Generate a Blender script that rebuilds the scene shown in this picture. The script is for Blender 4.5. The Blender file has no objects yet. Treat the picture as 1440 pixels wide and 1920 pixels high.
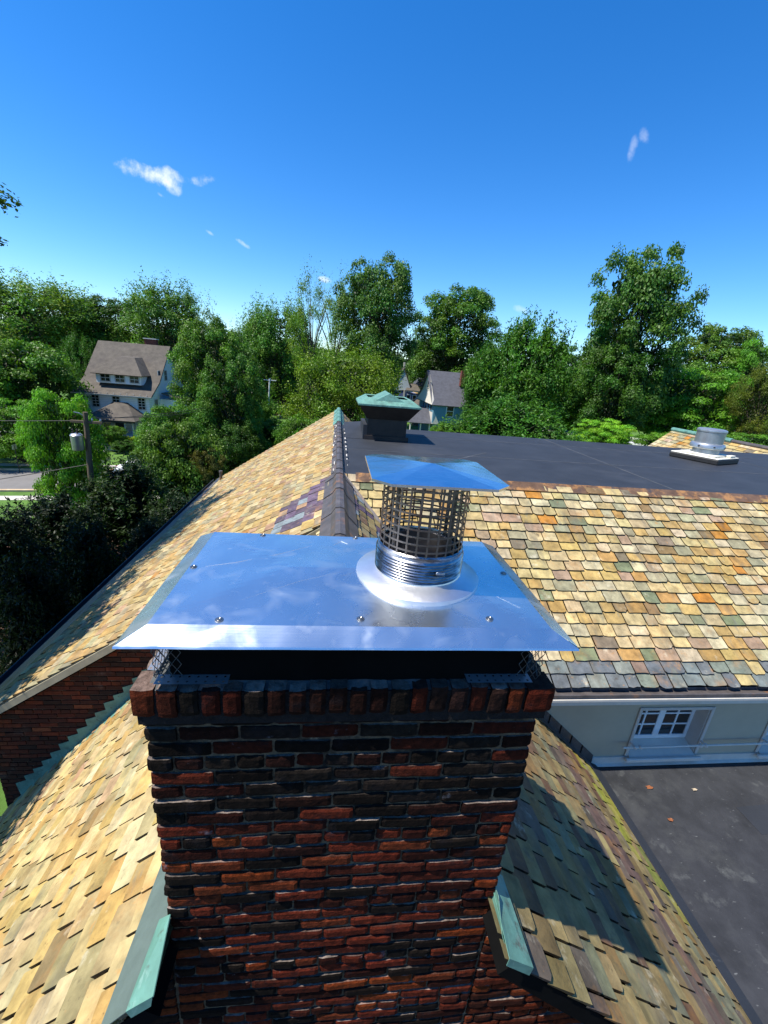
import bpy, math, random
import numpy as np
from mathutils import Vector, Matrix, noise
R=math.radians
scene=bpy.context.scene
COL=scene.collection
# ------------------------------------------------------------------ camera
MR=np.array([[0.9916,-0.1009,0.0815],[-0.0441,0.3287,0.9434],[0.1220,0.9390,-0.3215]])
u_,s_,v_=np.linalg.svd(MR); MR=u_@v_
FPX=795.6
cd=bpy.data.cameras.new('camera'); cam=bpy.data.objects.new('camera',cd); COL.objects.link(cam)
cd.sensor_fit='HORIZONTAL'; cd.sensor_width=36; cd.lens=FPX/1440*36; cd.clip_start=.05; cd.clip_end=6000
cam.matrix_world=Matrix([[MR[0][i],MR[1][i],-MR[2][i],0] for i in range(3)]+[[0,0,0,1]])
scene.camera=cam
def at(x,y,Y):
    d=MR.T@np.array([(x-720)/FPX,-(y-960)/FPX,1.]); return Vector(d*Y/d[1])
def atz(x,y,z):
    d=MR.T@np.array([(x-720)/FPX,-(y-960)/FPX,1.]); return Vector(d*z/d[2])
# ------------------------------------------------------------------ light
LD=Vector((.475,.10,-.875)).normalized()
sd=bpy.data.lights.new('sun','SUN'); sd.energy=5.0; sd.angle=R(.5); sd.color=(1,.95,.86)
sun=bpy.data.objects.new('sun',sd); COL.objects.link(sun)
sun.rotation_euler=LD.to_track_quat('-Z','Y').to_euler(); sun.location=(-20,-5,40)
world=bpy.data.worlds.new('World'); scene.world=world; world.use_nodes=True
wn=world.node_tree; wn.nodes.clear(); wl=wn.links
def WN(t,**k):
    n=wn.nodes.new(t)
    for a,b in k.items(): setattr(n,a,b)
    return n
sky=WN('ShaderNodeTexSky',sky_type='NISHITA',sun_disc=False,sun_elevation=math.asin(-LD.z),sun_rotation=math.atan2(-LD.x,-LD.y))
sky.altitude=0; sky.air_density=1.0; sky.dust_density=0.0; sky.ozone_density=3.0
hs=WN('ShaderNodeHueSaturation'); hs.inputs['Saturation'].default_value=1.22; hs.inputs['Hue'].default_value=.503
wb=WN('ShaderNodeMix',data_type='RGBA',blend_type='MULTIPLY'); wb.inputs['Factor'].default_value=1; wl.new(sky.outputs[0],wb.inputs['A']); wb.inputs['B'].default_value=(.87,1.0,1.15,1); gm=WN('ShaderNodeGamma'); gm.inputs['Gamma'].default_value=1.06; wl.new(wb.outputs['Result'],gm.inputs['Color']); wl.new(gm.outputs[0],hs.inputs['Color'])
tc=WN('ShaderNodeTexCoord')
nz=WN('ShaderNodeTexNoise'); nz.inputs['Scale'].default_value=22; nz.inputs['Detail'].default_value=7; nz.inputs['Roughness'].default_value=.62
wl.new(tc.outputs['Generated'],nz.inputs['Vector'])
def wmath(op,a,b=None,c=None):
    n=WN('ShaderNodeMath',operation=op)
    for i,x in enumerate((a,b,c)):
        if x is None: continue
        if isinstance(x,(int,float)): n.inputs[i].default_value=x
        else: wl.new(x,n.inputs[i])
    return n.outputs[0]
def wdot(v):
    n=WN('ShaderNodeVectorMath',operation='DOT_PRODUCT'); wl.new(tc.outputs['Generated'],n.inputs[0]); n.inputs[1].default_value=v; return n.outputs['Value']
tot=None
def raydir(x,y):
    d=MR.T@np.array([(x-720)/FPX,-(y-960)/FPX,1.]); return Vector(d).normalized()
for (x0,y0,x1,y1,w,st) in ((243,312,335,348,15,1.0),(290,330,330,348,17,1.),(300,322,352,338,10,.8),(365,340,392,338,11,.75),(296,362,309,370,4,.8),
        (440,446,472,468,5,.7),(388,433,400,441,3,.4),(1184,292,1190,262,8,.30),(1205,250,1212,262,8,.30),(970,578,992,586,7,.35),(604,523,620,527,6,.7),(1415,645,1440,652,10,.35)):
    a=raydir(x0,y0); b=raydir(x1,y1); c=(a+b).normalized(); t=(b-a); L=t.length/2+w/900*1.2; t.normalize(); n=c.cross(t).normalized(); W=w/900
    du=wmath('DIVIDE',wmath('SUBTRACT',wdot(t),c.dot(t)),L); dv=wmath('DIVIDE',wdot(n),W)
    r2=wmath('ADD',wmath('MULTIPLY',du,du),wmath('MULTIPLY',dv,dv))
    f=wmath('SUBTRACT',1.0,r2)                          # 1 centre, 0 rim
    f=wmath('ADD',f,wmath('MULTIPLY',wmath('SUBTRACT',nz.outputs['Fac'],.55),4.2))
    mr=WN('ShaderNodeMapRange',interpolation_type='SMOOTHSTEP'); wl.new(f,mr.inputs['Value']); mr.inputs['From Min'].default_value=0; mr.inputs['From Max'].default_value=1.6; mr.inputs['To Max'].default_value=st
    front=wmath('GREATER_THAN',wdot(c),.5)
    inside=WN('ShaderNodeMapRange'); wl.new(r2,inside.inputs['Value']); inside.inputs['From Min'].default_value=2.2; inside.inputs['From Max'].default_value=1.0
    m=wmath('MULTIPLY',wmath('MULTIPLY',mr.outputs[0],front),inside.outputs[0])
    tot=m if tot is None else wmath('MAXIMUM',tot,m)
mx=WN('ShaderNodeMix',data_type='RGBA'); wl.new(tot,mx.inputs['Factor']); wl.new(hs.outputs[0],mx.inputs['A']); mx.inputs['B'].default_value=(7.2,7.6,8.0,1)
bg=WN('ShaderNodeBackground'); bg.inputs['Strength'].default_value=.100; wl.new(mx.outputs['Result'],bg.inputs['Color'])
wo=WN('ShaderNodeOutputWorld'); wl.new(bg.outputs[0],wo.inputs['Surface'])
scene.view_settings.view_transform='Standard'; scene.view_settings.look='None'; scene.view_settings.exposure=0.75; scene.view_settings.gamma=1
scene.render.engine='CYCLES'
# ------------------------------------------------------------------ helpers
def s2l(c): return tuple(((x/12.92) if x<=.04045 else ((x+.055)/1.055)**2.4) for x in c)
ORG={}
def empty(name,loc,label,cat,group=None,rz=0):
    o=bpy.data.objects.new(name,None); COL.objects.link(o); o.location=loc; o.rotation_euler[2]=rz; o.empty_display_size=.2
    o['label']=label; o['category']=cat
    if group: o['group']=group
    ORG[o.name]=Vector(loc); return o
def tag(o,label,cat,group=None):
    o['label']=label; o['category']=cat
    if group: o['group']=group
    return o
class MB:
    def __init__(s): s.v=[]; s.f=[]; s.c=[]
    def add(s,vs,fs,c=(1,1,1)):
        n=len(s.v); s.v.extend([tuple(p) for p in vs]); s.f.extend([tuple(i+n for i in f) for f in fs]); s.c.extend([c]*len(fs))
    def box(s,lo,hi,c=(1,1,1),M=None):
        x0,y0,z0=lo; x1,y1,z1=hi
        P=[Vector(p) for p in ((x0,y0,z0),(x1,y0,z0),(x1,y1,z0),(x0,y1,z0),(x0,y0,z1),(x1,y0,z1),(x1,y1,z1),(x0,y1,z1))]
        if M is not None: P=[M@p for p in P]
        s.add(P,[(0,3,2,1),(4,5,6,7),(0,1,5,4),(1,2,6,5),(2,3,7,6),(3,0,4,7)],c)
    def bbox(s,lo,hi,b=.01,c=(1,1,1),M=None):          # chamfered box
        x0,y0,z0=lo; x1,y1,z1=hi; P=[];F=[]
        b=min(b,(x1-x0)/2.1,(y1-y0)/2.1,(z1-z0)/2.1)
        for z,d in ((z0,b),(z0+b,0),(z1-b,0),(z1,b)):
            P+=[(x0+d+b*(d==0),y0+d,z),(x1-d-b*(d==0),y0+d,z),(x1-d,y0+d+b*(d==0),z),(x1-d,y1-d-b*(d==0),z),(x1-d-b*(d==0),y1-d,z),(x0+d+b*(d==0),y1-d,z),(x0+d,y1-d-b*(d==0),z),(x0+d,y0+d+b*(d==0),z)]
        for k in range(3):
            for i in range(8): F.append((k*8+i,k*8+(i+1)%8,k*8+8+(i+1)%8,k*8+8+i))
        F.append(tuple(range(7,-1,-1))); F.append(tuple(range(24,32)))
        P=[Vector(p) for p in P]
        if M is not None: P=[M@p for p in P]
        s.add(P,F,c)
    def slab(s,pts,t,c=(1,1,1)):                        # polygon thickened along its -normal by t
        pts=[Vector(p) for p in pts]; n=Vector((0,0,0)); k=len(pts)
        for i in range(k): n+=pts[i].cross(pts[(i+1)%k])
        n.normalize(); q=[p-n*t for p in pts]
        s.add(pts+q,[tuple(range(k)),tuple(range(2*k-1,k-1,-1))]+[(i,i+k,(i+1)%k+k,(i+1)%k) for i in range(k)],c)
    def lathe(s,cx,cy,prof,n=32,c=(1,1,1),caps=True,start=0):
        P=[];F=[]
        for r,z in prof:
            for i in range(n):
                a=start+2*math.pi*i/n; P.append((cx+r*math.cos(a),cy+r*math.sin(a),z))
        for k in range(len(prof)-1):
            for i in range(n): F.append((k*n+i,k*n+(i+1)%n,(k+1)*n+(i+1)%n,(k+1)*n+i))
        if caps: F.append(tuple(range(n-1,-1,-1))); F.append(tuple((len(prof)-1)*n+i for i in range(n)))
        s.add(P,F,c)
    def tube(s,path,rad,n=8,c=(1,1,1),cap=True):
        path=[Vector(p) for p in path]; m=len(path)
        if not hasattr(rad,'__len__'): rad=[rad]*m
        P=[];F=[]
        for k in range(m):
            t=(path[min(k+1,m-1)]-path[max(k-1,0)]).normalized()
            a=t.orthogonal().normalized() if abs(t.z)>.9 else t.cross(Vector((0,0,1))).normalized()
            if abs(t.z)>.9: a=Vector((1,0,0)); a=(a-t*a.dot(t)).normalized()
            b=t.cross(a)
            for i in range(n):
                g=2*math.pi*i/n; P.append(path[k]+(a*math.cos(g)+b*math.sin(g))*rad[k])
        for k in range(m-1):
            for i in range(n): F.append((k*n+i,k*n+(i+1)%n,(k+1)*n+(i+1)%n,(k+1)*n+i))
        if cap: F.append(tuple(range(n-1,-1,-1))); F.append(tuple((m-1)*n+i for i in range(n)))
        s.add(P,F,c)
    def prism(s,prof,axis,a,b,c=(1,1,1)):               # prof: list of 2D points, extruded along axis from a to b
        def mk(p,t):
            return {'x':(t,p[0],p[1]),'y':(p[0],t,p[1]),'z':(p[0],p[1],t)}[axis]
        k=len(prof); P=[mk(p,a) for p in prof]+[mk(p,b) for p in prof]
        s.add(P,[tuple(range(k-1,-1,-1)),tuple(range(k,2*k))]+[(i,(i+1)%k,(i+1)%k+k,i+k) for i in range(k)],c)
    def build(s,name,mat,parent=None,smooth=False,local=False,kind=None,label=None):
        me=bpy.data.meshes.new(name); o=bpy.data.objects.new(name,me); COL.objects.link(o)
        org=ORG.get(parent.name,Vector((0,0,0))) if parent is not None else Vector((0,0,0))
        if local: org=Vector((0,0,0))
        V=np.array(s.v,dtype=np.float32)-np.array(org,dtype=np.float32)
        me.from_pydata(V.tolist(),[],s.f)
        ca=me.color_attributes.new('Col','FLOAT_COLOR','CORNER')
        ln=np.array([len(f) for f in s.f]); cc=np.repeat(np.array(s.c,dtype=np.float32),ln,axis=0)
        ca.data.foreach_set('color',np.hstack([cc,np.ones((len(cc),1),np.float32)]).ravel())
        me.materials.append(mat)
        if smooth: me.polygons.foreach_set('use_smooth',[True]*len(s.f))
        me.update()
        if parent is not None:
            o.parent=parent; ORG[o.name]=org if not local else Vector((0,0,0))
        if kind: o['kind']=kind
        if label: o['label']=label
        return o
def smooth_angle(o,deg=35):
    try:
        o.data.polygons.foreach_set('use_smooth',[True]*len(o.data.polygons))
        o.data.set_sharp_from_angle(angle=R(deg))
    except Exception: pass
    return o
# ------------------------------------------------------------------ materials
def mat(name,col=(.5,.5,.5),rough=.7,metal=0,attr=False,noise_amt=.25,nscale=6,bump=0,bscale=30,spec=.5,stains=(),detail=6,coord='Object',mapscale=None,extra=None,rough_var=0):
    m=bpy.data.materials.new(name); m.use_nodes=True; t=m.node_tree; N=t.nodes; L=t.links
    b=N['Principled BSDF']; b.inputs['Roughness'].default_value=rough; b.inputs['Metallic'].default_value=metal
    b.inputs['Specular IOR Level'].default_value=spec
    tc=N.new('ShaderNodeTexCoord'); vec=tc.outputs[coord]
    if mapscale:
        mp=N.new('ShaderNodeMapping'); mp.inputs['Scale'].default_value=mapscale; L.new(vec,mp.inputs['Vector']); vec=mp.outputs[0]
    n1=N.new('ShaderNodeTexNoise'); n1.inputs['Scale'].default_value=nscale; n1.inputs['Detail'].default_value=detail; n1.inputs['Roughness'].default_value=.6; L.new(vec,n1.inputs['Vector'])
    if attr:
        at_=N.new('ShaderNodeAttribute'); at_.attribute_name='Col'; base=at_.outputs['Color']
    else:
        rg=N.new('ShaderNodeRGB'); rg.outputs[0].default_value=(*col,1); base=rg.outputs[0]
    mr=N.new('ShaderNodeMapRange'); L.new(n1.outputs['Fac'],mr.inputs['Value']); mr.inputs['From Min'].default_value=.3; mr.inputs['From Max'].default_value=.7
    mr.inputs['To Min'].default_value=1-noise_amt; mr.inputs['To Max'].default_value=1+noise_amt
    vm=N.new('ShaderNodeVectorMath'); vm.operation='SCALE'; L.new(base,vm.inputs[0]); L.new(mr.outputs[0],vm.inputs['Scale']); cur=vm.outputs[0]
    for k,(sc,lo,hi,sc_col,amt,ms) in enumerate(stains):
        ns=N.new('ShaderNodeTexNoise'); ns.inputs['Scale'].default_value=sc; ns.inputs['Detail'].default_value=7; ns.inputs['Roughness'].default_value=.65
        mp=N.new('ShaderNodeMapping'); mp.inputs['Location'].default_value=(k*7.3+1,k*3.1,k*5.7); mp.inputs['Scale'].default_value=ms; L.new(tc.outputs[coord],mp.inputs['Vector']); L.new(mp.outputs[0],ns.inputs['Vector'])
        r2=N.new('ShaderNodeMapRange'); L.new(ns.outputs['Fac'],r2.inputs['Value']); r2.inputs['From Min'].default_value=lo; r2.inputs['From Max'].default_value=hi; r2.inputs['To Max'].default_value=amt
        mx=N.new('ShaderNodeMix'); mx.data_type='RGBA'; L.new(r2.outputs[0],mx.inputs['Factor']); L.new(cur,mx.inputs['A']); mx.inputs['B'].default_value=(*sc_col,1); cur=mx.outputs['Result']
    if extra: cur=extra(N,L,tc,cur,b)
    L.new(cur,b.inputs['Base Color'])
    if rough_var:
        r3=N.new('ShaderNodeMapRange'); L.new(n1.outputs['Fac'],r3.inputs['Value']); r3.inputs['From Min'].default_value=.3; r3.inputs['From Max'].default_value=.7; r3.inputs['To Min'].default_value=rough-rough_var; r3.inputs['To Max'].default_value=rough+rough_var; L.new(r3.outputs[0],b.inputs['Roughness'])
    if bump:
        n2=N.new('ShaderNodeTexNoise'); n2.inputs['Scale'].default_value=bscale; n2.inputs['Detail'].default_value=8; n2.inputs['Roughness'].default_value=.65; L.new(vec,n2.inputs['Vector'])
        bp=N.new('ShaderNodeBump'); bp.inputs['Strength'].default_value=1; bp.inputs['Distance'].default_value=bump; L.new(n2.outputs['Fac'],bp.inputs['Height']); L.new(bp.outputs[0],b.inputs['Normal'])
    return m
one=(1,1,1)
M={}
M['slate']=mat('slate',attr=True,rough=.72,noise_amt=.38,nscale=8,bump=.006,bscale=20,spec=.25,
    stains=((2.2,.55,.72,(.36,.17,.045),.55,one),(5,.60,.72,(.60,.55,.40),.5,one),(7,.60,.72,(.06,.045,.03),.65,one),(26,.62,.74,(.05,.035,.02),.75,(1,1,1)),(11,.62,.70,(.42,.20,.05),.5,one),(1.3,.54,.68,(.13,.115,.085),.6,(3.2,.55,.55)),(3.5,.60,.72,(.16,.17,.13),.55,(2.5,.7,.7))))
M['brick']=mat('brick',attr=True,rough=.95,noise_amt=.55,nscale=34,bump=.006,bscale=110,spec=.08,
    stains=((9,.57,.72,(.012,.010,.011),.8,one),(6,.66,.78,(.32,.33,.38),.5,one),(45,.70,.78,(.45,.38,.34),.5,one)))
M['brick_far']=mat('brick_far',attr=True,rough=.8,noise_amt=.3,nscale=20,bump=.004,bscale=40,spec=.3,stains=((3,.6,.75,(.35,.28,.22),.25,one),))
M['mortar']=mat('mortar',(.11,.08,.052),rough=.95,noise_amt=.4,nscale=25,bump=.008,bscale=60,spec=.2,stains=((5,.46,.58,(.010,.009,.008),.92,one),(14,.63,.72,(.34,.26,.18),.8,one)))
M['soot_mortar']=mat('soot_mortar',(.012,.010,.010),rough=.95,noise_amt=.5,nscale=25,bump=.008,bscale=60,spec=.2)
M['concrete']=mat('concrete',(.07,.075,.075),rough=.9,noise_amt=.35,nscale=18,bump=.006,bscale=50,stains=((5,.55,.68,(.4,.2,.14),.5,one),))
def smudge(N,L,tc,cur,b):
    mp=N.new('ShaderNodeMapping'); L.new(tc.outputs['Object'],mp.inputs['Vector']); mp.inputs['Scale'].default_value=(1,1,1)
    ns=N.new('ShaderNodeTexNoise'); ns.inputs['Scale'].default_value=7; ns.inputs['Detail'].default_value=5; ns.inputs['Distortion'].default_value=.6; L.new(mp.outputs[0],ns.inputs['Vector'])
    r=N.new('ShaderNodeMapRange'); L.new(ns.outputs['Fac'],r.inputs['Value']); r.inputs['From Min'].default_value=.5; r.inputs['From Max'].default_value=.72; r.inputs['To Min'].default_value=.27; r.inputs['To Max'].default_value=.40; L.new(r.outputs[0],b.inputs['Roughness'])
    # fine milling lines and shallow oil-canning
    n2=N.new('ShaderNodeTexNoise'); m2=N.new('ShaderNodeMapping'); m2.inputs['Scale'].default_value=(3.2,2.0,3); L.new(tc.outputs['Object'],m2.inputs['Vector']); L.new(m2.outputs[0],n2.inputs['Vector']); n2.inputs['Scale'].default_value=1; n2.inputs['Detail'].default_value=1.5
    n3=N.new('ShaderNodeTexNoise'); m3=N.new('ShaderNodeMapping'); m3.inputs['Scale'].default_value=(2,160,160); L.new(tc.outputs['Object'],m3.inputs['Vector']); L.new(m3.outputs[0],n3.inputs['Vector']); n3.inputs['Scale'].default_value=1; n3.inputs['Detail'].default_value=3
    bp=N.new('ShaderNodeBump'); bp.inputs['Distance'].default_value=.03; bp.inputs['Strength'].default_value=.9; L.new(n2.outputs['Fac'],bp.inputs['Height'])
    b2=N.new('ShaderNodeBump'); b2.inputs['Distance'].default_value=.0003; b2.inputs['Strength'].default_value=.5; L.new(n3.outputs['Fac'],b2.inputs['Height']); L.new(bp.outputs[0],b2.inputs['Normal']); L.new(b2.outputs[0],b.inputs['Normal'])
    # dull dried water marks
    n4=N.new('ShaderNodeTexNoise'); n4.inputs['Scale'].default_value=26; n4.inputs['Detail'].default_value=9; n4.inputs['Roughness'].default_value=.7; m4=N.new('ShaderNodeMapping'); m4.inputs['Location'].default_value=(4,4,4); m4.inputs['Scale'].default_value=(.8,1.3,1); L.new(tc.outputs['Object'],m4.inputs['Vector']); L.new(m4.outputs[0],n4.inputs['Vector'])
    r4=N.new('ShaderNodeMapRange'); L.new(n4.outputs['Fac'],r4.inputs['Value']); r4.inputs['From Min'].default_value=.60; r4.inputs['From Max'].default_value=.78; r4.inputs['To Min'].default_value=.975; r4.inputs['To Max'].default_value=.87; L.new(r4.outputs[0],b.inputs['Metallic'])
    return cur
M['steel']=mat('steel',(.80,.84,.84),rough=.2,metal=1,noise_amt=.06,nscale=4,extra=smudge)
M['steel_bright']=mat('steel_bright',(.78,.78,.80),rough=.42,metal=1,noise_amt=.12,nscale=9,bump=.002,bscale=6)
M['steel_ring']=mat('steel_ring',(.42,.42,.43),rough=.25,metal=1,noise_amt=.3,nscale=20,stains=((12,.48,.6,(.12,.10,.09),.75,(1,1,5)),))
M['lid']=mat('lid',(.76,.80,.86),rough=.2,metal=1,noise_amt=.06,nscale=5,bump=.004,bscale=3.5,rough_var=.08)
M['cage']=mat('cage',(.17,.145,.13),rough=.4,metal=.85,noise_amt=.3,nscale=12,stains=((5,.52,.66,(.16,.05,.025),.7,one),))
M['scratch']=mat('scratch',(.55,.58,.62),rough=.5,metal=.6,noise_amt=.2)
M['screw']=mat('screw',(.32,.31,.30),rough=.35,metal=1)
M['dark']=mat('dark',(.004,.004,.004),rough=1,spec=.05)
M['brick_plain']=mat('brick_plain',(.13,.032,.02),rough=.85,noise_amt=.3,nscale=12)
M['screen']=mat('screen',(.10,.10,.10),rough=.5,metal=.7)
M['epdm']=mat('epdm',(.024,.027,.033),rough=.62,noise_amt=.22,nscale=1.6,bump=.003,bscale=5,spec=.35,stains=((.9,.56,.72,(.045,.048,.055),.6,one),(6,.66,.74,(.13,.13,.14),.35,(.5,2.2,1)),(24,.71,.76,(.4,.4,.4),.5,one)))
M['epdm_old']=mat('epdm_old',(.025,.026,.029),rough=.66,noise_amt=.4,nscale=3,bump=.003,bscale=12,spec=.4,stains=((2.2,.52,.68,(.055,.057,.056),.55,one),(5,.60,.70,(.10,.105,.10),.4,one),(9,.64,.72,(.30,.31,.30),.35,(1,3,1)),(26,.70,.76,(.5,.5,.45),.5,one)))
M['seam']=mat('seam',(.075,.08,.085),rough=.8,noise_amt=.5,nscale=3)
M['copper']=mat('copper',(.11,.25,.20),rough=.55,metal=.1,noise_amt=.22,nscale=7,bump=.002,bscale=12,stains=((4,.55,.7,(.05,.10,.085),.7,(1,1,1)),(18,.58,.70,(.07,.045,.03),.75,one),(7,.58,.68,(.26,.40,.34),.55,(3,1,1))))
M['copper_dark']=mat('copper_dark',(.030,.022,.018),rough=.6,metal=.2,noise_amt=.4,nscale=6)
M['copper_rust']=mat('copper_rust',(.15,.085,.045),rough=.45,metal=.25,noise_amt=.4,nscale=5,bump=.003,bscale=14,stains=((4,.5,.6,(.45,.22,.07),.8,(1,1,1)),(6,.55,.66,(.05,.05,.055),.8,one)))
M['ridge']=mat('ridge',(.085,.075,.072),rough=.5,metal=.15,noise_amt=.35,nscale=6,bump=.004,bscale=15,stains=((5,.55,.7,(.30,.13,.04),.6,one),(9,.66,.76,(.5,.5,.5),.5,one)))
M['lead']=mat('lead',(.10,.135,.12),rough=.6,metal=.1,noise_amt=.15,nscale=10,bump=.002,bscale=20)
M['lead_dark']=mat('lead_dark',(.05,.055,.065),rough=.5,metal=.3,noise_amt=.2)
M['white']=mat('white',(.60,.56,.49),rough=.5,noise_amt=.1,nscale=5,stains=((8,.62,.74,(.35,.33,.29),.4,one),))
M['cream']=mat('cream',(.42,.37,.27),rough=.85,noise_amt=.08,nscale=2,bump=.001,bscale=50,stains=((2.5,.55,.75,(.36,.33,.24),.4,(1,1,2)),))
M['trim_white']=mat('trim_white',(.50,.47,.42),rough=.5,noise_amt=.07)
M['glass']=mat('glass',(.012,.014,.016),rough=.08,noise_amt=.1,spec=.8)
M['galv']=mat('galv',(.42,.44,.46),rough=.38,metal=.75,noise_amt=.12,nscale=8)
M['cream_metal']=mat('cream_metal',(.62,.60,.50),rough=.5,noise_amt=.2,nscale=9)
M['rake_cream']=mat('rake_cream',(.30,.27,.19),rough=.6,noise_amt=.2)
M['rubber']=mat('rubber',(.012,.012,.012),rough=.6)
M['siding']=mat('siding',(.80,.80,.78),rough=.7,noise_amt=.05,nscale=2)
M['siding2']=mat('siding2',(.70,.72,.72),rough=.7,noise_amt=.05)
M['blue_wall']=mat('blue_wall',(.10,.23,.31),rough=.75,noise_amt=.08)
M['navy_wall']=mat('navy_wall',(.10,.14,.28),rough=.75,noise_amt=.08)
M['yellow_wall']=mat('yellow_wall',(.62,.42,.14),rough=.75,noise_amt=.1)
M['shingle']=mat('shingle',(.085,.072,.056),rough=.9,noise_amt=.3,nscale=1.6,bump=.02,bscale=4,stains=((.7,.5,.7,(.06,.05,.045),.6,one),(9,.55,.7,(.18,.15,.13),.4,(1,1,3))))
M['shingle_grey']=mat('shingle_grey',(.060,.062,.075),rough=.9,noise_amt=.25,nscale=2,bump=.01,bscale=4,stains=((8,.5,.7,(.10,.10,.115),.5,(1,1,4)),))
M['wood_pole']=mat('wood_pole',(.10,.075,.045),rough=.9,noise_amt=.3,nscale=3,mapscale=(6,6,.5))
M['asphalt']=mat('asphalt',(.16,.15,.14),rough=.95,noise_amt=.12,nscale=1,stains=((.3,.5,.7,(.15,.145,.14),.5,one),))
M['bounce_grey']=mat('bounce_grey',(.06,.06,.062),rough=.95,noise_amt=.12,nscale=1)
M['pavement']=mat('pavement',(.48,.45,.39),rough=.9,noise_amt=.15,nscale=2)
M['curb']=mat('curb',(.45,.33,.20),rough=.9,noise_amt=.3,nscale=2)
M['grass']=mat('grass',(.07,.15,.015),rough=.95,noise_amt=.35,nscale=.8,bump=.05,bscale=6,stains=((.15,.5,.7,(.05,.11,.015),.6,one),))
M['soil']=mat('soil',(.10,.05,.03),rough=1,noise_amt=.4,nscale=2)
M['bark']=mat('bark',(.085,.065,.05),rough=.95,noise_amt=.4,nscale=6,bump=.03,bscale=14,coord='Object')
M['car_white']=mat('car_white',(.75,.76,.78),rough=.25,spec=.7,noise_amt=.03)
M['car_red']=mat('car_red',(.38,.035,.03),rough=.3,spec=.7,noise_amt=.03)
M['teal']=mat('teal',(.03,.50,.46),rough=.5,noise_amt=.1)
M['leaf_dead']=mat('leaf_dead',(.22,.075,.025),rough=.8,noise_amt=.3,nscale=30)
M['leaf_dead2']=mat('leaf_dead2',(.42,.34,.24),rough=.8,noise_amt=.3,nscale=30)
M['sky_wire']=mat('wire_black',(.02,.02,.02),rough=.7)
def leafmat():
    m=bpy.data.materials.new('foliage'); m.use_nodes=True; t=m.node_tree; N=t.nodes; L=t.links; N.clear()
    out=N.new('ShaderNodeOutputMaterial'); a=N.new('ShaderNodeAttribute'); a.attribute_name='Col'; oi=N.new('ShaderNodeObjectInfo')
    mu=N.new('ShaderNodeMix'); mu.data_type='RGBA'; mu.blend_type='MULTIPLY'; mu.inputs['Factor'].default_value=1; L.new(a.outputs['Color'],mu.inputs['A']); L.new(oi.outputs['Color'],mu.inputs['B'])
    p=N.new('ShaderNodeBsdfPrincipled'); p.inputs['Roughness'].default_value=.5; p.inputs['Specular IOR Level'].default_value=.25; L.new(mu.outputs['Result'],p.inputs['Base Color'])
    tr=N.new('ShaderNodeBsdfTranslucent'); ms=N.new('ShaderNodeMix'); ms.data_type='RGBA'; ms.blend_type='MULTIPLY'; ms.inputs['Factor'].default_value=1; L.new(mu.outputs['Result'],ms.inputs['A']); ms.inputs['B'].default_value=(1.5,1.7,.5,1); L.new(ms.outputs['Result'],tr.inputs['Color'])
    mi=N.new('ShaderNodeMixShader'); mi.inputs[0].default_value=.24; L.new(p.outputs[0],mi.inputs[1]); L.new(tr.outputs[0],mi.inputs[2]); L.new(mi.outputs[0],out.inputs['Surface'])
    return m
M['leaf']=leafmat()
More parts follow.
